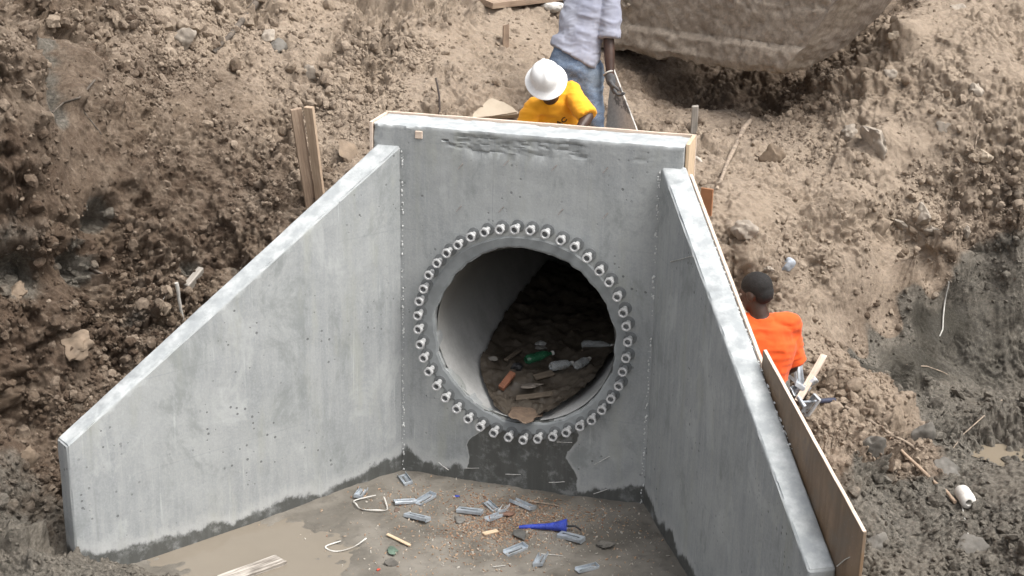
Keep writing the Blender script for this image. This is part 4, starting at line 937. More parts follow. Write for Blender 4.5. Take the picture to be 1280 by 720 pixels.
# reddish chips, sawdust and pale grit: uncountable
def chips_material():
    m = NT('chips', .85); h = m.attr('hue'); c = m.mix(m.ramp(h, 0, .5), (.24, .125, .075), (.36, .25, .165)); c = m.mix(m.ramp(h, .6, 1.), c, (.43, .40, .35)); m.set(Base_Color=c); return m.m
def chip_scatter(name, spots, mat):
    pos, sz_, hue = [], [], []
    for px, py, sx, sy, n_, hu in spots:
        for k in range(n_):
            d = at_z(px+RNG.normal()*sx, py+RNG.normal()*sy, 0.)
            if ((d[0]-JR[0])*NR[0]+(d[1]-JR[1])*NR[1]) > -.02 or ((d[0])*NL[0]+(d[1])*NL[1]) > -.02 or d[1] > -.02: continue
            pos.append((d[0], d[1], 0)); sz_.append(.003+.009*RNG.random()**2.2); hue.append(np.clip(hu+RNG.normal()*.3, 0, 1))
    pos = np.array(pos); pos[:, 2] = floor_z(pos[:, 0], pos[:, 1]); sh = []
    for V, Fi in rock_shapes(8, 1, 200.): sh.append((V*np.array([1.3, .6, .35]), Fi))
    nz = np.tile([0, 0, 1.], (len(pos), 1)); return scatter(name, pos, nz, np.array(sz_), sh, mat, [('hue', np.array(hue))], .2)
tag(chip_scatter('wood_chips', [(640,650,45,14,1700,.25),(615,668,40,14,1000,.35),(560,640,45,18,380,.6),(690,645,40,10,600,.4),(720,665,55,18,330,.8),(560,690,60,22,480,.6),(660,690,70,22,350,.75),(500,625,30,10,250,.5),(770,640,30,14,160,.85),(430,660,70,25,140,.75),(610,625,40,8,300,.3),(800,690,30,18,120,.8)], chips_material()), kind='stuff')
# ------------------------------------------------------------------ litter inside the pipe
bpy.context.view_layer.update()
def mud_at(px, py): return hit_on(psilt, px, py)
def bottle(px, py, px2, py2, mat, cap, lab, r=.033, L=.21):
    a, n = mud_at(px, py); b, n2 = mud_at(px2, py2); ax = (b-a); ax.z *= .5; ax.normalize()
    t = tag(empty('plastic_bottle', a+Vector((0, 0, r*.8))), lab, 'bottle')
    Q = ax.to_track_quat('Z', 'Y').to_matrix().to_4x4(); bm = bmesh.new()
    lathe(bm, [(.004, .006), (r*.7, 0), (r, .012), (r, L*.25), (r*.9, L*.33), (r, L*.42), (r, L*.6), (r*.8, L*.74), (r*.42, L*.86), (r*.38, L*.93), (r*.36, L*.95)], 20, Q)
    for v in bm.verts: v.co += v.co.normalized()*float(vnoise(np.array([v.co[:]])*35, 7)[0])*.004
    bm_obj('bottle_body', bm, mat, t, 60); bm = bmesh.new(); lathe(bm, [(.001, L*.92), (r*.46, L*.92), (r*.46, L), (.001, L)], 16, Q); bm_obj('bottle_cap', bm, cap, t, 40); return t
bottle(657, 455, 690, 443, M_GREEN, M_WHITE, 'green plastic bottle lying in the pipe mud', .036, .22)
bottle(688, 463, 708, 460, M_CLEAR, M_WHITE, 'crushed clear bottle right beside the green bottle in the pipe', .034, .18)
bottle(720, 462, 738, 452, M_CLEAR, M_WHITE, 'clear bottle end-on between crushed bottle and pipe wall', .032, .18)
bottle(728, 435, 762, 432, M_CLEAR, M_WHITE, 'clear bottle deep in the pipe against the right side', .033, .24)
a, n = mud_at(626, 489); b, n2 = mud_at(641, 474); up = Vector((.2, -.4, 1)); tag(board('brick_piece', a+Vector((0, 0, .02)), b+Vector((0, 0, .045)), .045, .035, up, M_BRICK, .004, .01), 'orange brick piece leaning in the mouth of the pipe', 'brick')
def lump_on(obj, name, px, py, rpx, flat, mat, lab, cat):
    q, n = hit_on(obj, px, py); r = rpx*(q-Vector(CAM)).length/FPX; V, Fi = RS[RNG.integers(0, 16)]; V = V/np.abs(V).max()*np.array([1, .8, flat])*r
    me = np_mesh(name, V, Fi); o = link(name, me, mat); o.location = q+Vector((0, 0, r*flat*.5)); o.rotation_euler = (random.uniform(-.2, .2), random.uniform(-.2, .2), random.uniform(0, 6)); return tag(o, lab, cat)
lump_on(psilt, 'black_rag', 648, 462, 10, .8, M_BLACK, 'black rag beside the orange brick piece in the pipe', 'rag')
lump_on(psilt, 'flat_stone', 662, 484, 17, .25, simple('pipe_stone', (.19, .165, .14), .8, 0, .2, 15, .4, False), 'flat pale stone in the mud of the pipe mouth', 'stone')
lump_on(psilt, 'flat_stone', 675, 436, 10, .5, M_GSTONE, 'grey stone behind the green bottle in the pipe', 'stone')
lump_on(psilt, 'rusty_slab', 655, 517, 33, .09, simple('rusty_sand', (.17, .12, .085), .85, 0, .25, 20, .4, False), 'rusty sand slab at lip of the pipe opening', 'slab')
lump_on(psilt, 'mud_lump', 615, 450, 8, .6, M_SLATE, 'mud lump on the left side within the pipe', 'mud lump')
for x0, y0, x1, y1, w_, lab in ((645,500,690,494,.05,'dark wet board across the mud of the pipe mouth'),(668,474,690,468,.06,'short wet board below the crushed clear bottle in the pipe'),(632,452,650,440,.03,'grey lath left of the green bottle in the pipe')):
    a, n = mud_at(x0, y0); b, n2 = mud_at(x1, y1); tag(board('wet_board', a+Vector((0, 0, .012)), b+Vector((0, 0, .012)), w_, .015, (0, -.2, 1), wood_material('soaked_wood', (.09, .07, .05), (.17, .135, .1)) if 'soaked_wood' not in bpy.data.materials else bpy.data.materials['soaked_wood'], .003, .02), lab, 'board')
lump_on(psilt, 'crumpled_foil', 676, 431, 8, .5, simple('dull_foil', (.35, .35, .34), .4, .4), 'crumpled dull wrapper behind the green bottle in the pipe', 'wrapper')
a, n = mud_at(727, 441); b, n = mud_at(762, 447); tag(stick('twig', [a+Vector((0, 0, .02)), b+Vector((0, 0, .02))], .005, .004, M_BARK), 'pale twig deep in the pipe below a clear bottle', 'twig')
# ------------------------------------------------------------------ tools and clips on the spoil heap behind the panel
def gat(px, py, off=.0): return hit(px, py, off)
GR = 'form clips piled behind the plywood panel'
for x0, y0, x1, y1, lab, k_ in ((984,470,1007,473,'topmost bright form clip in the pile beside the orange worker',.05),(987,479,1006,484,'second bright form clip in pile beside orange worker',.035),(990,488,1004,478,'form clip angled under the pine slat in the pile',.02),(1002,495,1014,480,'form clip standing right of the pine slat',.03),(992,495,1003,490,'lowest form clip of the pile against the plywood panel',.01)):
    a, n = gat(x0, y0, k_+.07); b, n2 = gat(x1, y1, k_+.07); put_clip(a.lerp(b, .5), (n+Vector((0, -.5, 1))).normalized(), b-a, lab, M_ZINC, 1.25, False, .01, GR)
a, n = gat(1004, 516, .06); b, n2 = gat(1026, 500, .06); put_clip(a.lerp(b, .5), (n+Vector((0, -.5, 1))).normalized(), b-a, 'single form clip next to the black hammer handle', M_ZINC, 1.15, False, .01, GR)
a, n = gat(997, 502, .14); hb = hit(1030, 444)[0]; b = Vector(at_rho(1030, 444, min(math.hypot(a.x-CAM[0], a.y-CAM[1])+.2, math.hypot(hb.x-CAM[0], hb.y-CAM[1])-.12))); n2 = n; tag(board('pine_slat', a, b, .042, .018, Vector((0, -.6, 1)), M_EDGE, .002, .006), 'pale pine slat lying over the pile of form clips', 'slat')
a, n = gat(1011, 502, .08); b, n2 = gat(1043, 500, .08); hm = tag(empty('hammer', a), 'hammer with thick black grip lying behind the plywood panel', 'hammer')
stick('grip', [(b-a)*.3, (b-a)], .015, .017, simple('dark_blue_grip', (.035, .04, .07), .5), 10, .04, hm); stick('shaft', [(b-a)*-.25, (b-a)*.32], .008, .009, M_ZINCD, 8, .02, hm)
hd = (b-a)*-.28; sd = (b-a).normalized().cross(n); stick('head', [hd-sd*.05, hd+sd*.05], .016, .014, M_ZINCD, 8, .03, hm)
# ------------------------------------------------------------------ white rag by the plank
q, n = hit(692, 14); bm = bmesh.new(); bmesh.ops.create_icosphere(bm, subdivisions=4, radius=.075)
for v in bm.verts:
    v.co.x *= 1.5; v.co.z *= .55; v.co += v.co.normalized()*float(fbm(np.array([v.co[:]])*14, 4, 3)[0])*.03
o = tag(bm_obj('rag', bm, simple('white_rag', (.62, .60, .56), .9, 0, .12, 12, .4), None, None), 'crumpled white rag in front of the timber plank', 'rag'); o.location = q+Vector((0, 0, .04))
# ------------------------------------------------------------------ excavator bucket hanging over the hollow
def bucket_material():
    m = NT('dirt_caked_steel', .9); n = m.noise(2.2, 6, .65, m.pos(obj=True)); f = m.noise(24, 6, .75, m.pos(obj=True)); s = m.noise(3, 5, .6, m.pos((1.5, 24, 4), obj=True))
    dirt = m.mix(m.ramp(f, .3, .7), (.225, .185, .145), (.37, .31, .248)); dirt = m.mix(m.ramp(n, .5, .68, 0, .6), dirt, (.20, .16, .122))
    steel = m.mix(m.ramp(s, .35, .65), (.19, .155, .13), (.30, .25, .21))
    k = m.math('MULTIPLY', m.attr('bare'), m.ramp(n, .35, .6)); c = m.mix(k, dirt, steel)
    m.set(Base_Color=c, Roughness=m.math('SUBTRACT', .95, m.math('MULTIPLY', k, .4))); b = m.bump(f, .7, .015); m.bump(m.noise(90, 4, .75), .5, .006, b); return m.m
M_BUCK = bucket_material()
P2 = Vector(at_rho(985, 93, 11.2)); P1_ = Vector(at_rho(775, 62, 12.3)); wx = P1_-P2; wx.z *= 1.; Wb = wx.length+.25; wx.normalize()
zz_ = Vector((0, 0, 1)); zz_ = (zz_-wx*zz_.dot(wx)).normalized(); dv = wx.cross(zz_)
if dv.y < 0: dv = -dv
bk = tag(empty('excavator_bucket'), 'huge dirt-caked excavator bucket hanging over the dark hollow at top', 'excavator bucket')
Mb = Matrix((wx, dv, zz_)).transposed().to_4x4(); Mb.translation = P2; bk.matrix_world = Mb
prof = [(0, 0), (-.035, .05), (-.02, .17), (.03, .215), (.035, .5), (.08, .85), (.22, 1.15), (.5, 1.3), (1.15, 1.32), (1.3, 1.05), (1.27, .72), (1.12, .40), (.86, .17), (.55, .05), (.25, .0)]
bm = bmesh.new(); prof = [(d_*.72, h_) for d_, h_ in prof]; A = [[bm.verts.new((x-(.62*h_-.05*math.exp(-h_*9)) if x == 0 else x, d_, h_)) for d_, h_ in prof] for x in (0, Wb)]; n = len(prof)
bm.faces.new(A[0]); bm.faces.new(A[1][::-1])
for k in range(n): bm.faces.new((A[0][k], A[0][(k+1) % n], A[1][(k+1) % n], A[1][k]))
bmesh.ops.bevel(bm, geom=[e for e in bm.edges if e.calc_face_angle(0) > 1.2 and abs(e.verts[0].co.x-e.verts[1].co.x) < .3], offset=.07, segments=5, affect='EDGES')
dice(bm, (1, 0, 0), (0, 0, 0), .022, -.6, Wb); dice(bm, (0, 0, 1), (0, 0, 0), .022, 0, .75); dice(bm, (0, 1, 0), (0, 0, 0), .03, 0, 1.3)
bm.normal_update(); V = np.array([v.co[:] for v in bm.verts]); N = np.array([v.normal[:] for v in bm.verts])
side = sstep(.05, -.03, V[:, 0]+.62*V[:, 2]); lipz = sstep(.09, .0, V[:, 2])*sstep(.3, .0, V[:, 1])
d_ = (.022*fbm(V*3, 4, 501)+.018*clods(V*7, 511)*sstep(-.1, .35, fbm(V*2.5, 2, 512))+.018*fbm(V*17, 3, 521)+.016*clods(V*21, 531)+.008*blocks(V*9, 541)[0])*(1-.8*side)+lipz*.05*fbm(V*6, 4, 541)
for v, q in zip(bm.verts, V+N*d_[:, None]): v.co = q
sh_ = bm_obj('bucket_shell', bm, M_BUCK, bk, 50); fattr(sh_.data, 'bare', side)
for x in (Wb*.3, Wb*.7):
    bm = bmesh.new(); A = [[bm.verts.new((x+o_, d_, h_)) for d_, h_ in ((.45, 1.25), (1.1, 1.25), (1.0, 1.65), (.7, 1.72), (.55, 1.6))] for o_ in (-.03, .03)]
    bm.faces.new(A[0]); bm.faces.new(A[1][::-1])
    for k in range(5): bm.faces.new((A[0][k], A[0][(k+1) % 5], A[1][(k+1) % 5], A[1][k]))
    bm_obj('bucket_ear', bm, M_BUCK, bk)
bm = bmesh.new(); add_tube(bm, [(Wb*.22, .8, 1.55), (Wb*.78, .8, 1.55)], .05, 14); bm_obj('pivot_pin', bm, M_ZINCD, bk)
bm = bmesh.new(); A = [[bm.verts.new((Wb*.5+sx*w_, d_+(sy*t_), h_)) for sx, sy in ((-1, -1), (1, -1), (1, 1), (-1, 1))] for w_, d_, h_, t_ in ((.17, .8, 1.45, .14), (.19, 1.5, 2.4, .3), (.19, 3.6, 4.2, .34))]
for a, b in zip(A, A[1:]):
    for k in range(4): bm.faces.new((a[k], a[(k+1) % 4], b[(k+1) % 4], b[k]))
bm.faces.new(A[0]); bm.faces.new(A[-1]); bmesh.ops.bevel(bm, geom=bm.edges[:], offset=.02, segments=2, affect='EDGES'); bm_obj('dipper_arm', bm, simple('yellow_machine_paint', (.5, .32, .04), .5), bk)
# welded lifting eye on the face
c_ = Vector((Wb-.32, -.0, .42)); bm = bmesh.new()
add_tube(bm, [c_+Vector((.055*math.cos(a), -.02-.012*math.sin(a*2), .06*math.sin(a))) for a in np.linspace(-2.6, 2.6, 18)], .016, 8); bm_obj('lifting_eye', bm, M_BUCK, bk, 60)
# ------------------------------------------------------------------ people
def ico(bm, c, r, sub=2, M=None):
    m = Matrix.Translation(c)@(M.to_4x4() if M is not None else Matrix.Identity(4))@Matrix.Diagonal((*(r if hasattr(r, '__len__') else (r, r, r)), 1))
    bmesh.ops.create_icosphere(bm, subdivisions=sub, radius=1, matrix=m)
class Blob:
    """overlapping tapered forms, fused into ONE continuous skin"""
    def __init__(s): s.parts = []
    def cap(s, a, ra, b, rb):
        bm = bmesh.new(); ico(bm, Vector(a), ra); ico(bm, Vector(b), rb); r = bmesh.ops.convex_hull(bm, input=bm.verts[:])
        bmesh.ops.delete(bm, geom=[g for g in r['geom_interior'] if isinstance(g, bmesh.types.BMVert)], context='VERTS'); s.parts.append(bm); return s
    def chain(s, pts, rr):
        for k in range(len(pts)-1): s.cap(pts[k], rr[k], pts[k+1], rr[k+1])
        return s
    def cut(s, a, ra, b, rb, flat=1.):
        """frustum with flat open-looking ends (sleeves, hems)"""
        a, b = Vector(a), Vector(b); t = (b-a).normalized(); u = t.orthogonal().normalized(); v = t.cross(u); bm = bmesh.new(); R_ = []
        for p, r in ((a, ra), (b, rb)): R_.append([bm.verts.new(p+(u*math.cos(k*.2618)+v*math.sin(k*.2618))*r) for k in range(24)])
        for k in range(24): bm.faces.new((R_[0][k], R_[0][(k+1) % 24], R_[1][(k+1) % 24], R_[1][k]))
        bm.faces.new(R_[0][::-1]); bm.faces.new(R_[1]); s.parts.append(bm); return s
    def ell(s, c, r, M=None):
        bm = bmesh.new(); ico(bm, Vector(c), r, 3, M); s.parts.append(bm); return s
    def loft(s, secs):
        """elliptic sections: (centre, side vector, front vector)"""
        bm = bmesh.new(); R_ = []
        for c, a, b in secs: R_.append([bm.verts.new(Vector(c)+Vector(a)*(abs(math.cos(t))**.85*(1 if math.cos(t) > 0 else -1))+Vector(b)*math.sin(t)) for t in [k*2*math.pi/28 for k in range(28)]])
        for p, q in zip(R_, R_[1:]):
            for k in range(28): bm.faces.new((p[k], p[(k+1) % 28], q[(k+1) % 28], q[k]))
        bm.faces.new(R_[0][::-1]); bm.faces.new(R_[-1]); s.parts.append(bm); return s
    def build(s, name, mat, parent, voxel=.01, it=6, fold=0., fsc=(9, 9, 9), seed=1):
        bm = bmesh.new()
        for p in s.parts:
            bmesh.ops.recalc_face_normals(p, faces=p.faces); t = bpy.data.meshes.new('t'); p.to_mesh(t); p.free(); bm.from_mesh(t); bpy.data.meshes.remove(t)
        me = bpy.data.meshes.new(name); bm.to_mesh(me); bm.free(); o = link(name, me)
        r = o.modifiers.new('r', 'REMESH'); r.mode = 'VOXEL'; r.voxel_size = voxel; r.use_smooth_shade = True
        m = o.modifiers.new('s', 'SMOOTH'); m.factor = .5; m.iterations = it
        dg = bpy.context.evaluated_depsgraph_get(); me2 = bpy.data.meshes.new_from_object(o.evaluated_get(dg)); o.modifiers.clear(); o.data = me2; bpy.data.meshes.remove(me)
        if fold:
            n = len(me2.vertices); V = np.empty(n*3, np.float32); me2.vertices.foreach_get('co', V); V = V.reshape(-1, 3).astype(float); N = np.array([v.normal[:] for v in me2.vertices])
            W_ = V+.03*np.stack([fbm(V*7, 2, seed+k*10) for k in range(3)], 1)
            d = fold*(fbm(W_*np.array(fsc), 3, seed, .5, True)*.8+.6*fbm(V*6, 2, seed+5))
            me2.vertices.foreach_set('co', (V+N*d[:, None]).astype(np.float32).ravel())
        me2.polygons.foreach_set('use_smooth', [True]*len(me2.polygons)); me2.materials.clear(); me2.materials.append(mat); me2.update()
        o.parent = parent; return o
def skin_material():
    m = NT('dark_skin', .5); n = m.noise(14, 5, .6); m.set(Base_Color=m.mix(m.ramp(n, .3, .7), (.040, .020, .013), (.066, .035, .023))); m.bump(m.noise(160, 3), .15, .002); return m.m
M_SKIN = skin_material()
M_HAIR = simple('black_hair', (.010, .0085, .008), .85, 0, .3, 90, .6, False, 420)
def cloth(name, lo, hi, sc=5, weave=True, rough=.9):
    m = NT(name, rough); n = m.noise(sc, 5, .6); c = m.mix(m.ramp(n, .3, .7), lo, hi); m.set(Base_Color=c); m.bump(m.noise(300, 2), .15, .0015); m.b.inputs['Sheen Weight'].default_value = .1; return m.m
M_ORANGE = cloth('orange_shirt', (.66, .078, .009), (.84, .115, .013))
M_YELLOW = cloth('amber_shirt', (.86, .36, .012), (.95, .43, .02))
M_GREYT = cloth('lilac_grey_shirt', (.25, .26, .325), (.335, .345, .405))
def jeans_material():
    m = NT('faded_jeans', .9); n = m.noise(5, 6, .65, m.pos((1, 1, 2.2))); f = m.noise(240, 2); g = m.noise(2.2, 4)
    c = m.mix(m.ramp(n, .3, .72), (.045, .075, .135), (.135, .185, .265)); c = m.mix(m.ramp(g, .45, .7, 0, .5), c, (.15, .165, .16)); c = m.mix(m.ramp(f, .45, .6, 0, .25), c, (.4, .45, .5))
    m.set(Base_Color=c); m.bump(f, .2, .0015); return m.m
M_JEANS = jeans_material()
M_PANTS = cloth('dusty_work_trousers', (.10, .09, .08), (.17, .155, .135)); M_BOOT = simple('muddy_boots', (.10, .08, .06), .8)
M_GLOVE = cloth('grey_work_gloves', (.05, .05, .053), (.095, .095, .095), 30)
def U(v): return Vector(v).normalized()
def limb_frame(a, b): return (Vector(b)-Vector(a)).normalized()
def head_blob(B, c, face, up, s=1.):
    """skull, jaw, nose, brow, lips, ears round centre c"""
    f = U(face); u = Vector(up); u = (u-f*u.dot(f)).normalized(); r = f.cross(u); M = Matrix((r, f, u)).transposed(); P = lambda x, y, z: Vector(c)+(r*x+f*y+u*z)*s
    B.ell(P(0, -.012, .03), (.076*s, .096*s, .088*s), M); B.ell(P(0, .022, -.035), (.060*s, .070*s, .080*s), M); B.ell(P(0, .055, -.085), (.034*s, .032*s, .03*s), M)
    B.cap(P(0, .082, .012), .011*s, P(0, .104, -.028), .0165*s); B.ell(P(.013, .094, -.032), (.011*s,)*3); B.ell(P(-.013, .094, -.032), (.011*s,)*3)
    B.cap(P(-.034, .078, .022), .012*s, P(.034, .078, .022), .012*s)
    for sx in (-1, 1): B.ell(P(sx*.04, .066, -.02), (.02*s, .02*s, .022*s)); B.ell(P(sx*.078, -.008, -.008), (.011*s, .024*s, .033*s), M)
    B.cap(P(-.018, .083, -.058), .0085*s, P(.018, .083, -.058), .0085*s); B.cap(P(-.015, .081, -.07), .0095*s, P(.015, .081, -.07), .0095*s)
    return P, M
def eyes(parent, P):
    for sx in (-1, 1):
        bm = bmesh.new(); ico(bm, P(sx*.031, .074, .003), .0125, 2); bm_obj('eye', bm, simple('eye_white', (.7, .66, .6), .3) if 'eye_white' not in bpy.data.materials else bpy.data.materials['eye_white'], parent, None)
        bm = bmesh.new(); ico(bm, P(sx*.031, .0835, .003), .0055, 2); bm_obj('iris', bm, M_BLACK, parent.children[-1], None)
def hand_blob(B, wrist, dirn, palm_n, thumb_side, curl=.5, s=1.):
    """palm, four unequal fingers of three bones each and a thumb from the palm's side"""
    d = U(dirn); n = Vector(palm_n); n = (n-d*n.dot(d)).normalized(); t = d.cross(n)*thumb_side; w = Vector(wrist)
    c1 = w+d*.045*s; B.loft([(w-d*.01, t*.026*s, n*.02*s), (w+d*.03*s, t*.037*s, n*.018*s), (w+d*.085*s, t*.042*s, n*.015*s), (w+d*.098*s, t*.038*s, n*.011*s)])
    for k, (off, ln) in enumerate(((.031, .074), (.0105, .082), (-.0105, .076), (-.031, .06))):
        p = w+d*.088*s+t*off*s; a = .25*curl; q = [p-d*.02*s]; rr = [.0095*s]
        q.append(p); rr.append(.0095*s)
        for j, fr_ in enumerate((.45, .3, .25)):
            a += curl*(.55, .95, .75)[j]; p = p+(d*math.cos(a)+n*math.sin(a))*ln*fr_*s; q.append(p); rr.append((.0088, .008, .0072)[j]*s)
        B.chain(q, rr)
    p = w+d*.025*s+t*.03*s; q = [p-t*.01*s, p, p+(t*.6+d*.75+n*.25)*.035*s, p+(t*.6+d*.75+n*.25)*.035*s+(t*.15+d*.8+n*.55)*.03*s, p+(t*.6+d*.75+n*.25)*.035*s+(t*.1+d*.85+n*.5)*.052*s]
    B.chain(q, [.014*s, .0135*s, .0115*s, .010*s, .0085*s])
def boot(parent, ankle, fwd):
    f = U((fwd[0], fwd[1], 0)); a = Vector(ankle); s_ = Vector((f.y, -f.x, 0)); z = Vector((0, 0, 1)); B = Blob()
    B.loft([(a-z*.085-f*.075, s_*.036, f*.02), (a-z*.05-f*.07, s_*.038, f*.03)]) if False else None
    B.loft([(a-f*.085-z*.055, s_*.034, z*.03), (a-f*.03-z*.045, s_*.042, z*.042), (a+f*.07-z*.055, s_*.047, z*.034), (a+f*.15-z*.062, s_*.046, z*.026), (a+f*.19-z*.066, s_*.03, z*.018)])
    B.cap(a-z*.03, .05, a+z*.09, .052); B.build('boot', M_BOOT, parent, .01, 4)
def body(parent, J, face, up, skin=M_SKIN, hand_spec=()):
    """J: joints in world space; the body is one skin from scalp to ankles"""
    B = Blob(); side = U(J['shR']-J['shL']); spine = U(J['neck']-J['pelvis']); fr_ = spine.cross(side)*-1
    B.loft([(J['pelvis']-spine*.08, side*.14, fr_*.10), (J['pelvis']+spine*.03, side*.155, fr_*.10), (J['pelvis'].lerp(J['chest'], .5), side*.135, fr_*.09), (J['chest'], side*.165, fr_*.105), (J['chest'].lerp(J['neck'], .6), side*.155, fr_*.085), (J['neck'], side*.06, fr_*.06)])
    B.cap(J['neck']-spine*.04, .062, J['head']-U(up)*.03, .054)
    for k in 'RL':
        B.chain([J['neck'].lerp(J['sh'+k], .4)-spine*.02, J['sh'+k]], [.06, .062]); B.chain([J['sh'+k], J['sh'+k].lerp(J['el'+k], .5), J['el'+k]], [.06, .05, .040])
        B.chain([J['el'+k], J['el'+k].lerp(J['wr'+k], .35), J['wr'+k]], [.041, .042, .027])
        B.chain([J['hip'+k], J['hip'+k].lerp(J['kn'+k], .5), J['kn'+k]], [.098, .08, .056]); B.chain([J['kn'+k], J['kn'+k].lerp(J['an'+k], .35), J['an'+k]], [.056, .056, .037])
    P, M = head_blob(B, J['head'], face, up)
    for k, dirn, pn, ts, cu in hand_spec: hand_blob(B, J['wr'+k], dirn, pn, ts, cu)
    o = B.build('body', skin, parent, .0078, 3); return o, P, M
def shirt(name, parent, J, mat, hem=.10, sleeve=.78, slack=.028, fold=.007, seed=3, width=1., slant=0., sl=1.):
    B = Blob(); side = U(J['shR']-J['shL']); spine = U(J['neck']-J['pelvis']); fr_ = spine.cross(side)*-1; s = slack
    hp = J['pelvis']-spine*hem
    zs = Vector((0, 0, slant)); B.loft([(hp, side*(.165+s)*width-zs, fr_*(.118+s)), (J['pelvis'] if not slant else hp.lerp(J['chest'], .2), side*(.166+s)*width-zs*.8, fr_*(.116+s)), (J['pelvis'].lerp(J['chest'], .45), side*(.152+s)*width, fr_*(.104+s)), (J['chest'], side*(.178+s)*width, fr_*(.116+s*.7)), (J['chest'].lerp(J['neck'], .62), side*(.165+s*.5), fr_*(.098+s*.4)), (J['neck']-spine*.02, side*.10, fr_*.078), (J['neck']+spine*.006, side*.072, fr_*.066)])
    for k in 'RL':
        B.cap(J['neck'].lerp(J['sh'+k], .45)-spine*.025, .07, J['sh'+k], .072); e = J['sh'+k].lerp(J['el'+k], sleeve)
        B.cap(J['sh'+k], .074*sl, J['sh'+k].lerp(J['el'+k], .25), .078*sl); B.cut(J['sh'+k], .072*sl, e, .083*sl)
    return B.build(name, mat, parent, .009, 3, fold, (5, 5, 12), seed)
def trousers(name, parent, J, mat, fold=.006, seed=8, top=.06, fat=1.):
    B = Blob(); side = U(J['hipR']-J['hipL']); spine = U(J['chest']-J['pelvis']); fr_ = spine.cross(side)*-1
    B.loft([(J['pelvis']+spine*top, side*.168*fat, fr_*.118), (J['pelvis'], side*.178*fat, fr_*.128), (J['pelvis']-spine*.09, side*.172*fat, fr_*.126), (J['pelvis']-spine*.2, side*.125*fat, fr_*.085)])
    for k in 'RL':
        B.chain([J['hip'+k], J['hip'+k].lerp(J['kn'+k], .5), J['kn'+k]], [.112, .096, .077]); B.chain([J['kn'+k], J['kn'+k].lerp(J['an'+k], .5)], [.077, .076]); B.cut(J['kn'+k].lerp(J['an'+k], .4), .077, J['an'+k], .076)
    return B.build(name, mat, parent, .010, 3, fold, (6, 6, 15), seed)
V3 = lambda px, py, rho: Vector(at_rho(px, py, rho))
# --- orange-shirted worker in the trench, seen from behind
J = dict(head=V3(944, 366, 8.34), neck=V3(953, 397, 8.33), chest=V3(959, 432, 8.30), pelvis=V3(950, 486, 8.26), shR=V3(985, 405, 8.36), shL=V3(925, 405, 8.30), elR=V3(990, 458, 8.42), wrR=V3(952, 474, 8.72), elL=V3(915, 455, 8.40), wrL=V3(925, 485, 8.6),
 hipR=V3(964, 500, 8.27), hipL=V3(934, 500, 8.25))
for k, dx in (('R', .09), ('L', -.09)):
    h = J['hip'+k]; J['kn'+k] = Vector((h.x+dx*.3, h.y+.05, .48)); g, _ = drop(h.x+dx*.4, h.y-.0); J['an'+k] = Vector((h.x+dx*.4, h.y-.02, .09))
wk = tag(empty('person', (J['pelvis'].x, J['pelvis'].y, 0)), 'worker in bright orange shirt standing in the trench behind right wing wall', 'person'); wk.location = (0, 0, 0)
vd = U((CF[0], CF[1], 0)); rtv = Vector((vd.y, -vd.x, 0)); fc = U(vd*.62-rtv*.78-Vector((0, 0, .28)))
bo, P, M = body(wk, J, fc, (0, 0, 1), hand_spec=(('R', vd-rtv*.4, (-rtv), 1, .6), ('L', vd, rtv, -1, .6)))
eyes(wk, P)
B = Blob(); B.ell(P(0, -.020, .042), (.082, .098, .086), M); B.ell(P(0, -.052, .0), (.066, .066, .07), M); h_ = B.build('hair', M_HAIR, wk, .007, 3, .0015, (40, 40, 40), 5)
shirt('shirt', wk, J, M_ORANGE, .10, .86, .020, .018, 3, .88); trousers('trousers', wk, J, M_PANTS)
for k in 'RL': boot(wk, J['an'+k], vd)
# --- amber-shirted worker kneeling behind the crown, bent towards the camera
J = dict(head=V3(683, 104, 9.98), neck=V3(690, 122, 10.13), chest=V3(697, 152, 10.32), pelvis=V3(703, 194, 10.55), shR=V3(668, 134, 10.17), shL=V3(714, 113, 10.17), elR=V3(652, 165, 10.10), wrR=V3(672, 190, 9.92), elL=V3(735, 146, 10.0), wrL=V3(722, 165, 9.88),
 hipR=V3(688, 194, 10.52), hipL=V3(718, 194, 10.52), knR=V3(676, 206, 10.14), knL=V3(728, 206, 10.14), anR=V3(690, 206, 10.52), anL=V3(716, 206, 10.52))
wk = tag(empty('person'), 'worker in amber shirt and white hard hat crouching behind the headwall crown', 'person')
tocam = U((CAM[0]-J['head'].x, CAM[1]-J['head'].y, 0)); rtc = Vector((CR[0], CR[1], 0)).normalized()
fc = U(tocam*.86+rtc*.14-Vector((0, 0, .54))); upv = U(Vector((0, 0, 1))*.9+tocam*.4-rtc*.12)
bo, P, M = body(wk, J, fc, upv, hand_spec=(('R', tocam, (0, 0, -1), 1, .5), ('L', tocam-rtc*.3, (0, 0, -1), -1, .5)))
eyes(wk, P)
sh = shirt('shirt', wk, J, M_YELLOW, .06, .98, .024, .015, 13, 1.0, 0., .86); trousers('trousers', wk, J, M_PANTS)
for k in 'RL': boot(wk, J['an'+k], -tocam)
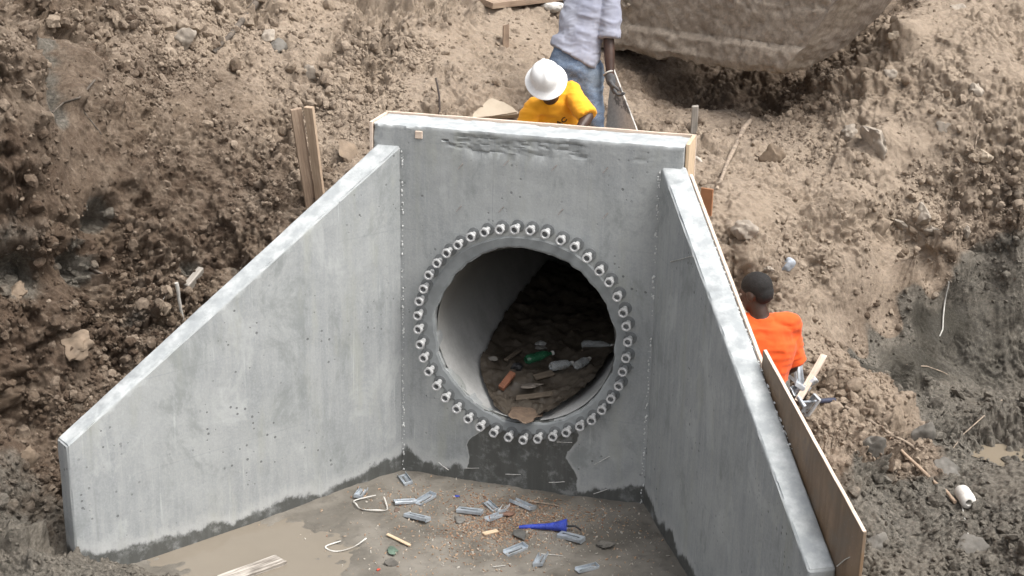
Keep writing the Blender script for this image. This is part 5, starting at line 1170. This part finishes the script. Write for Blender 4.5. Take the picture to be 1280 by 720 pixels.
# neck opening of the shirt is filled by the body; hard hat with full brim and ridge
hat = empty('hard_hat'); hat.parent = wk
f = U(fc); u = (upv-f*upv.dot(f)).normalized(); u = U(u*.97+f*.1); f = (f-u*f.dot(u)).normalized(); r = f.cross(u); Mh = Matrix((r, f, u)).transposed().to_4x4(); Mh.translation = J['head']+u*.052
bm = bmesh.new()
lathe(bm, [(.118, -.012), (.150, -.022), (.157, -.024), (.158, -.019), (.150, -.012), (.124, .004), (.117, .016), (.114, .045), (.104, .08), (.083, .108), (.05, .124), (.02, .129), (.0005, .130)], 48)
lathe(bm, [(.118, -.012), (.108, .01), (.100, .06), (.06, .108), (.0005, .118)], 48)
for v in bm.verts:
    v.co.y *= 1.14 if v.co.y > 0 else 1.08
    if v.co.z > .05: v.co.z += .012*math.exp(-(v.co.x/.016)**2)
    rr_ = math.hypot(v.co.x, v.co.y)
    if rr_ > .125 and v.co.y > 0: v.co.z -= .01*(v.co.y/.15)**2
M_HAT = simple('white_hat_shell', (.80, .80, .79), .32, 0, .03, 8)
o = bm_obj('hat_shell', bm, M_HAT, hat, 50); hat.matrix_world = Mh@Matrix.Diagonal((.92, .92, .95, 1))
# printed letters on the chest
bpy.context.view_layer.update(); d = ray(702, 152); ok, p, n, _ = sh.ray_cast(Vector(CAM), Vector(d))
if ok:
    c = bpy.data.curves.new('printed_letters', 'FONT'); c.body = 'AC'; c.size = .062; c.extrude = .002; c.align_x = 'CENTER'; c.align_y = 'CENTER'
    to = bpy.data.objects.new('t', c); COL.objects.link(to); bpy.context.view_layer.update(); me = bpy.data.meshes.new_from_object(to.evaluated_get(bpy.context.evaluated_depsgraph_get())); bpy.data.objects.remove(to)
    x = rtc-n*rtc.dot(n); x.normalize(); x = U(x*.86+n.cross(x)*.5); y = n.cross(x); Mt = Matrix((x, y, n)).transposed().to_4x4(); Mt.translation = p+n*.004
    for v in me.vertices:
        w_ = Mt@v.co; ok2, p2, n2, _ = sh.ray_cast(w_+n*.1, -n)
        if ok2: v.co = Mt.inverted()@(p2+n*(.003+v.co.z))
    lt = link('printed_letters', me, simple('dark_print', (.04, .02, .015), .8), sh); lt.matrix_world = Mt
# --- grey-shirted worker standing behind, back to the camera, board in his gloved hand
J = dict(head=V3(752, -52, 11.02), neck=V3(742, -22, 10.92), chest=V3(733, 18, 10.86), pelvis=V3(716, 76, 10.74), shR=V3(765, -8, 10.80), shL=V3(716, -16, 11.02), elR=V3(761, 49, 10.70), wrR=V3(763, 99, 10.60), elL=V3(722, 26, 11.34), wrL=V3(738, 48, 11.5),
 hipR=V3(735, 88, 10.74), hipL=V3(705, 84, 10.82), knR=V3(741, 148, 10.62), knL=V3(705, 146, 10.76))
for k in 'RL':
    h = J['kn'+k]; J['an'+k] = Vector((h.x, h.y+.12, 1.78 if k == 'R' else 1.76))
wk = tag(empty('person'), 'worker in lilac grey shirt and faded jeans standing back to us behind the headwall', 'person')
away = U((CF[0], CF[1], 0)); fc = U(away+rtc*.25-Vector((0, 0, .3)))
B = Blob(); hd_ = U(J['wrR']-J['elR'])
bo, P, M = body(wk, J, fc, (0, 0, 1), hand_spec=(('L', away, (0, 0, -1), -1, .5),))
eyes(wk, P)
B = Blob(); B.ell(P(0, -.020, .045), (.082, .098, .086), M); B.ell(P(0, -.052, .0), (.066, .066, .07), M); B.build('hair', M_HAIR, wk, .008, 3)
shirt('shirt', wk, J, M_GREYT, -.035, .97, .03, .018, 23, .94, .055); trousers('jeans', wk, J, M_JEANS, .015, 31, .09, .96)
for k in 'RL': boot(wk, J['an'+k], away)
side = U(J['shR']-J['shL']); spine = U(J['chest']-J['pelvis']); fr_ = spine.cross(side)*-1
B = Blob(); B.loft([(J['pelvis']+spine*.05, side*.184-Vector((0, 0, .03)), fr_*.132), (J['pelvis']+spine*.085, side*.182-Vector((0, 0, .03)), fr_*.130)]); B.build('belt', M_BLACK, wk, .008, 2)
# the board he holds: a thin mortar-splashed sheet seen nearly edge on
ta = V3(765, 82, 10.78); tb = V3(798, 168, 10.60); bl = V3(756, 172, 10.86)
bm = bmesh.new(); e1 = tb-ta; nn = e1.cross(bl-ta).normalized()
if nn.dot(Vector(CAM)-ta) < 0: nn = -nn
def bmat():
    m = NT('mortar_splashed_board', .8); n = m.noise(7, 5, .6); c = m.mix(m.ramp(m.noise(60, 4), .3, .7), (.50, .485, .46), (.64, .62, .58)); c = m.mix(m.ramp(n, .56, .62), c, (.20, .195, .19)); m.set(Base_Color=c); return m.m
quad = [ta, tb, tb.lerp(bl, 1.)-Vector((0, 0, .10)), ta.lerp(bl, .55)+Vector((0, 0, .02))]
A = [[bm.verts.new(q+nn*o_) for q in quad] for o_ in (0, -.012)]
bm.faces.new(A[0]); bm.faces.new(A[1][::-1])
for k in range(4): bm.faces.new((A[0][k], A[0][(k+1) % 4], A[1][(k+1) % 4], A[1][k]))
bmesh.ops.bevel(bm, geom=bm.edges[:], offset=.002, segments=1, affect='EDGES')
bd = tag(bm_obj('mortar_board', bm, bmat(), None, 30), 'mortar splashed white board held upright by the grey shirted worker', 'board')
# gloved right hand closed on its edge, and the pale bracelet above the glove
B = Blob(); gd = U(V3(770, 122, 10.55)-J['wrR']); B.cap(J['wrR']-gd*.03, .036, J['wrR']+gd*.02, .036); hand_blob(B, J['wrR'], gd, rtc*.8+tocam*.2, 1, .75, 1.12); B.build('glove', M_GLOVE, wk, .0065, 2)
bm = bmesh.new(); c_ = J['wrR']-gd*.045; a1 = gd.orthogonal().normalized(); a2 = gd.cross(a1); add_tube(bm, [c_+(a1*math.cos(t)+a2*math.sin(t))*.036+gd*.006*math.sin(t) for t in np.linspace(0, 2*math.pi, 25)], .006, 8); bm_obj('bracelet', bm, M_STRAP, wk, 60)
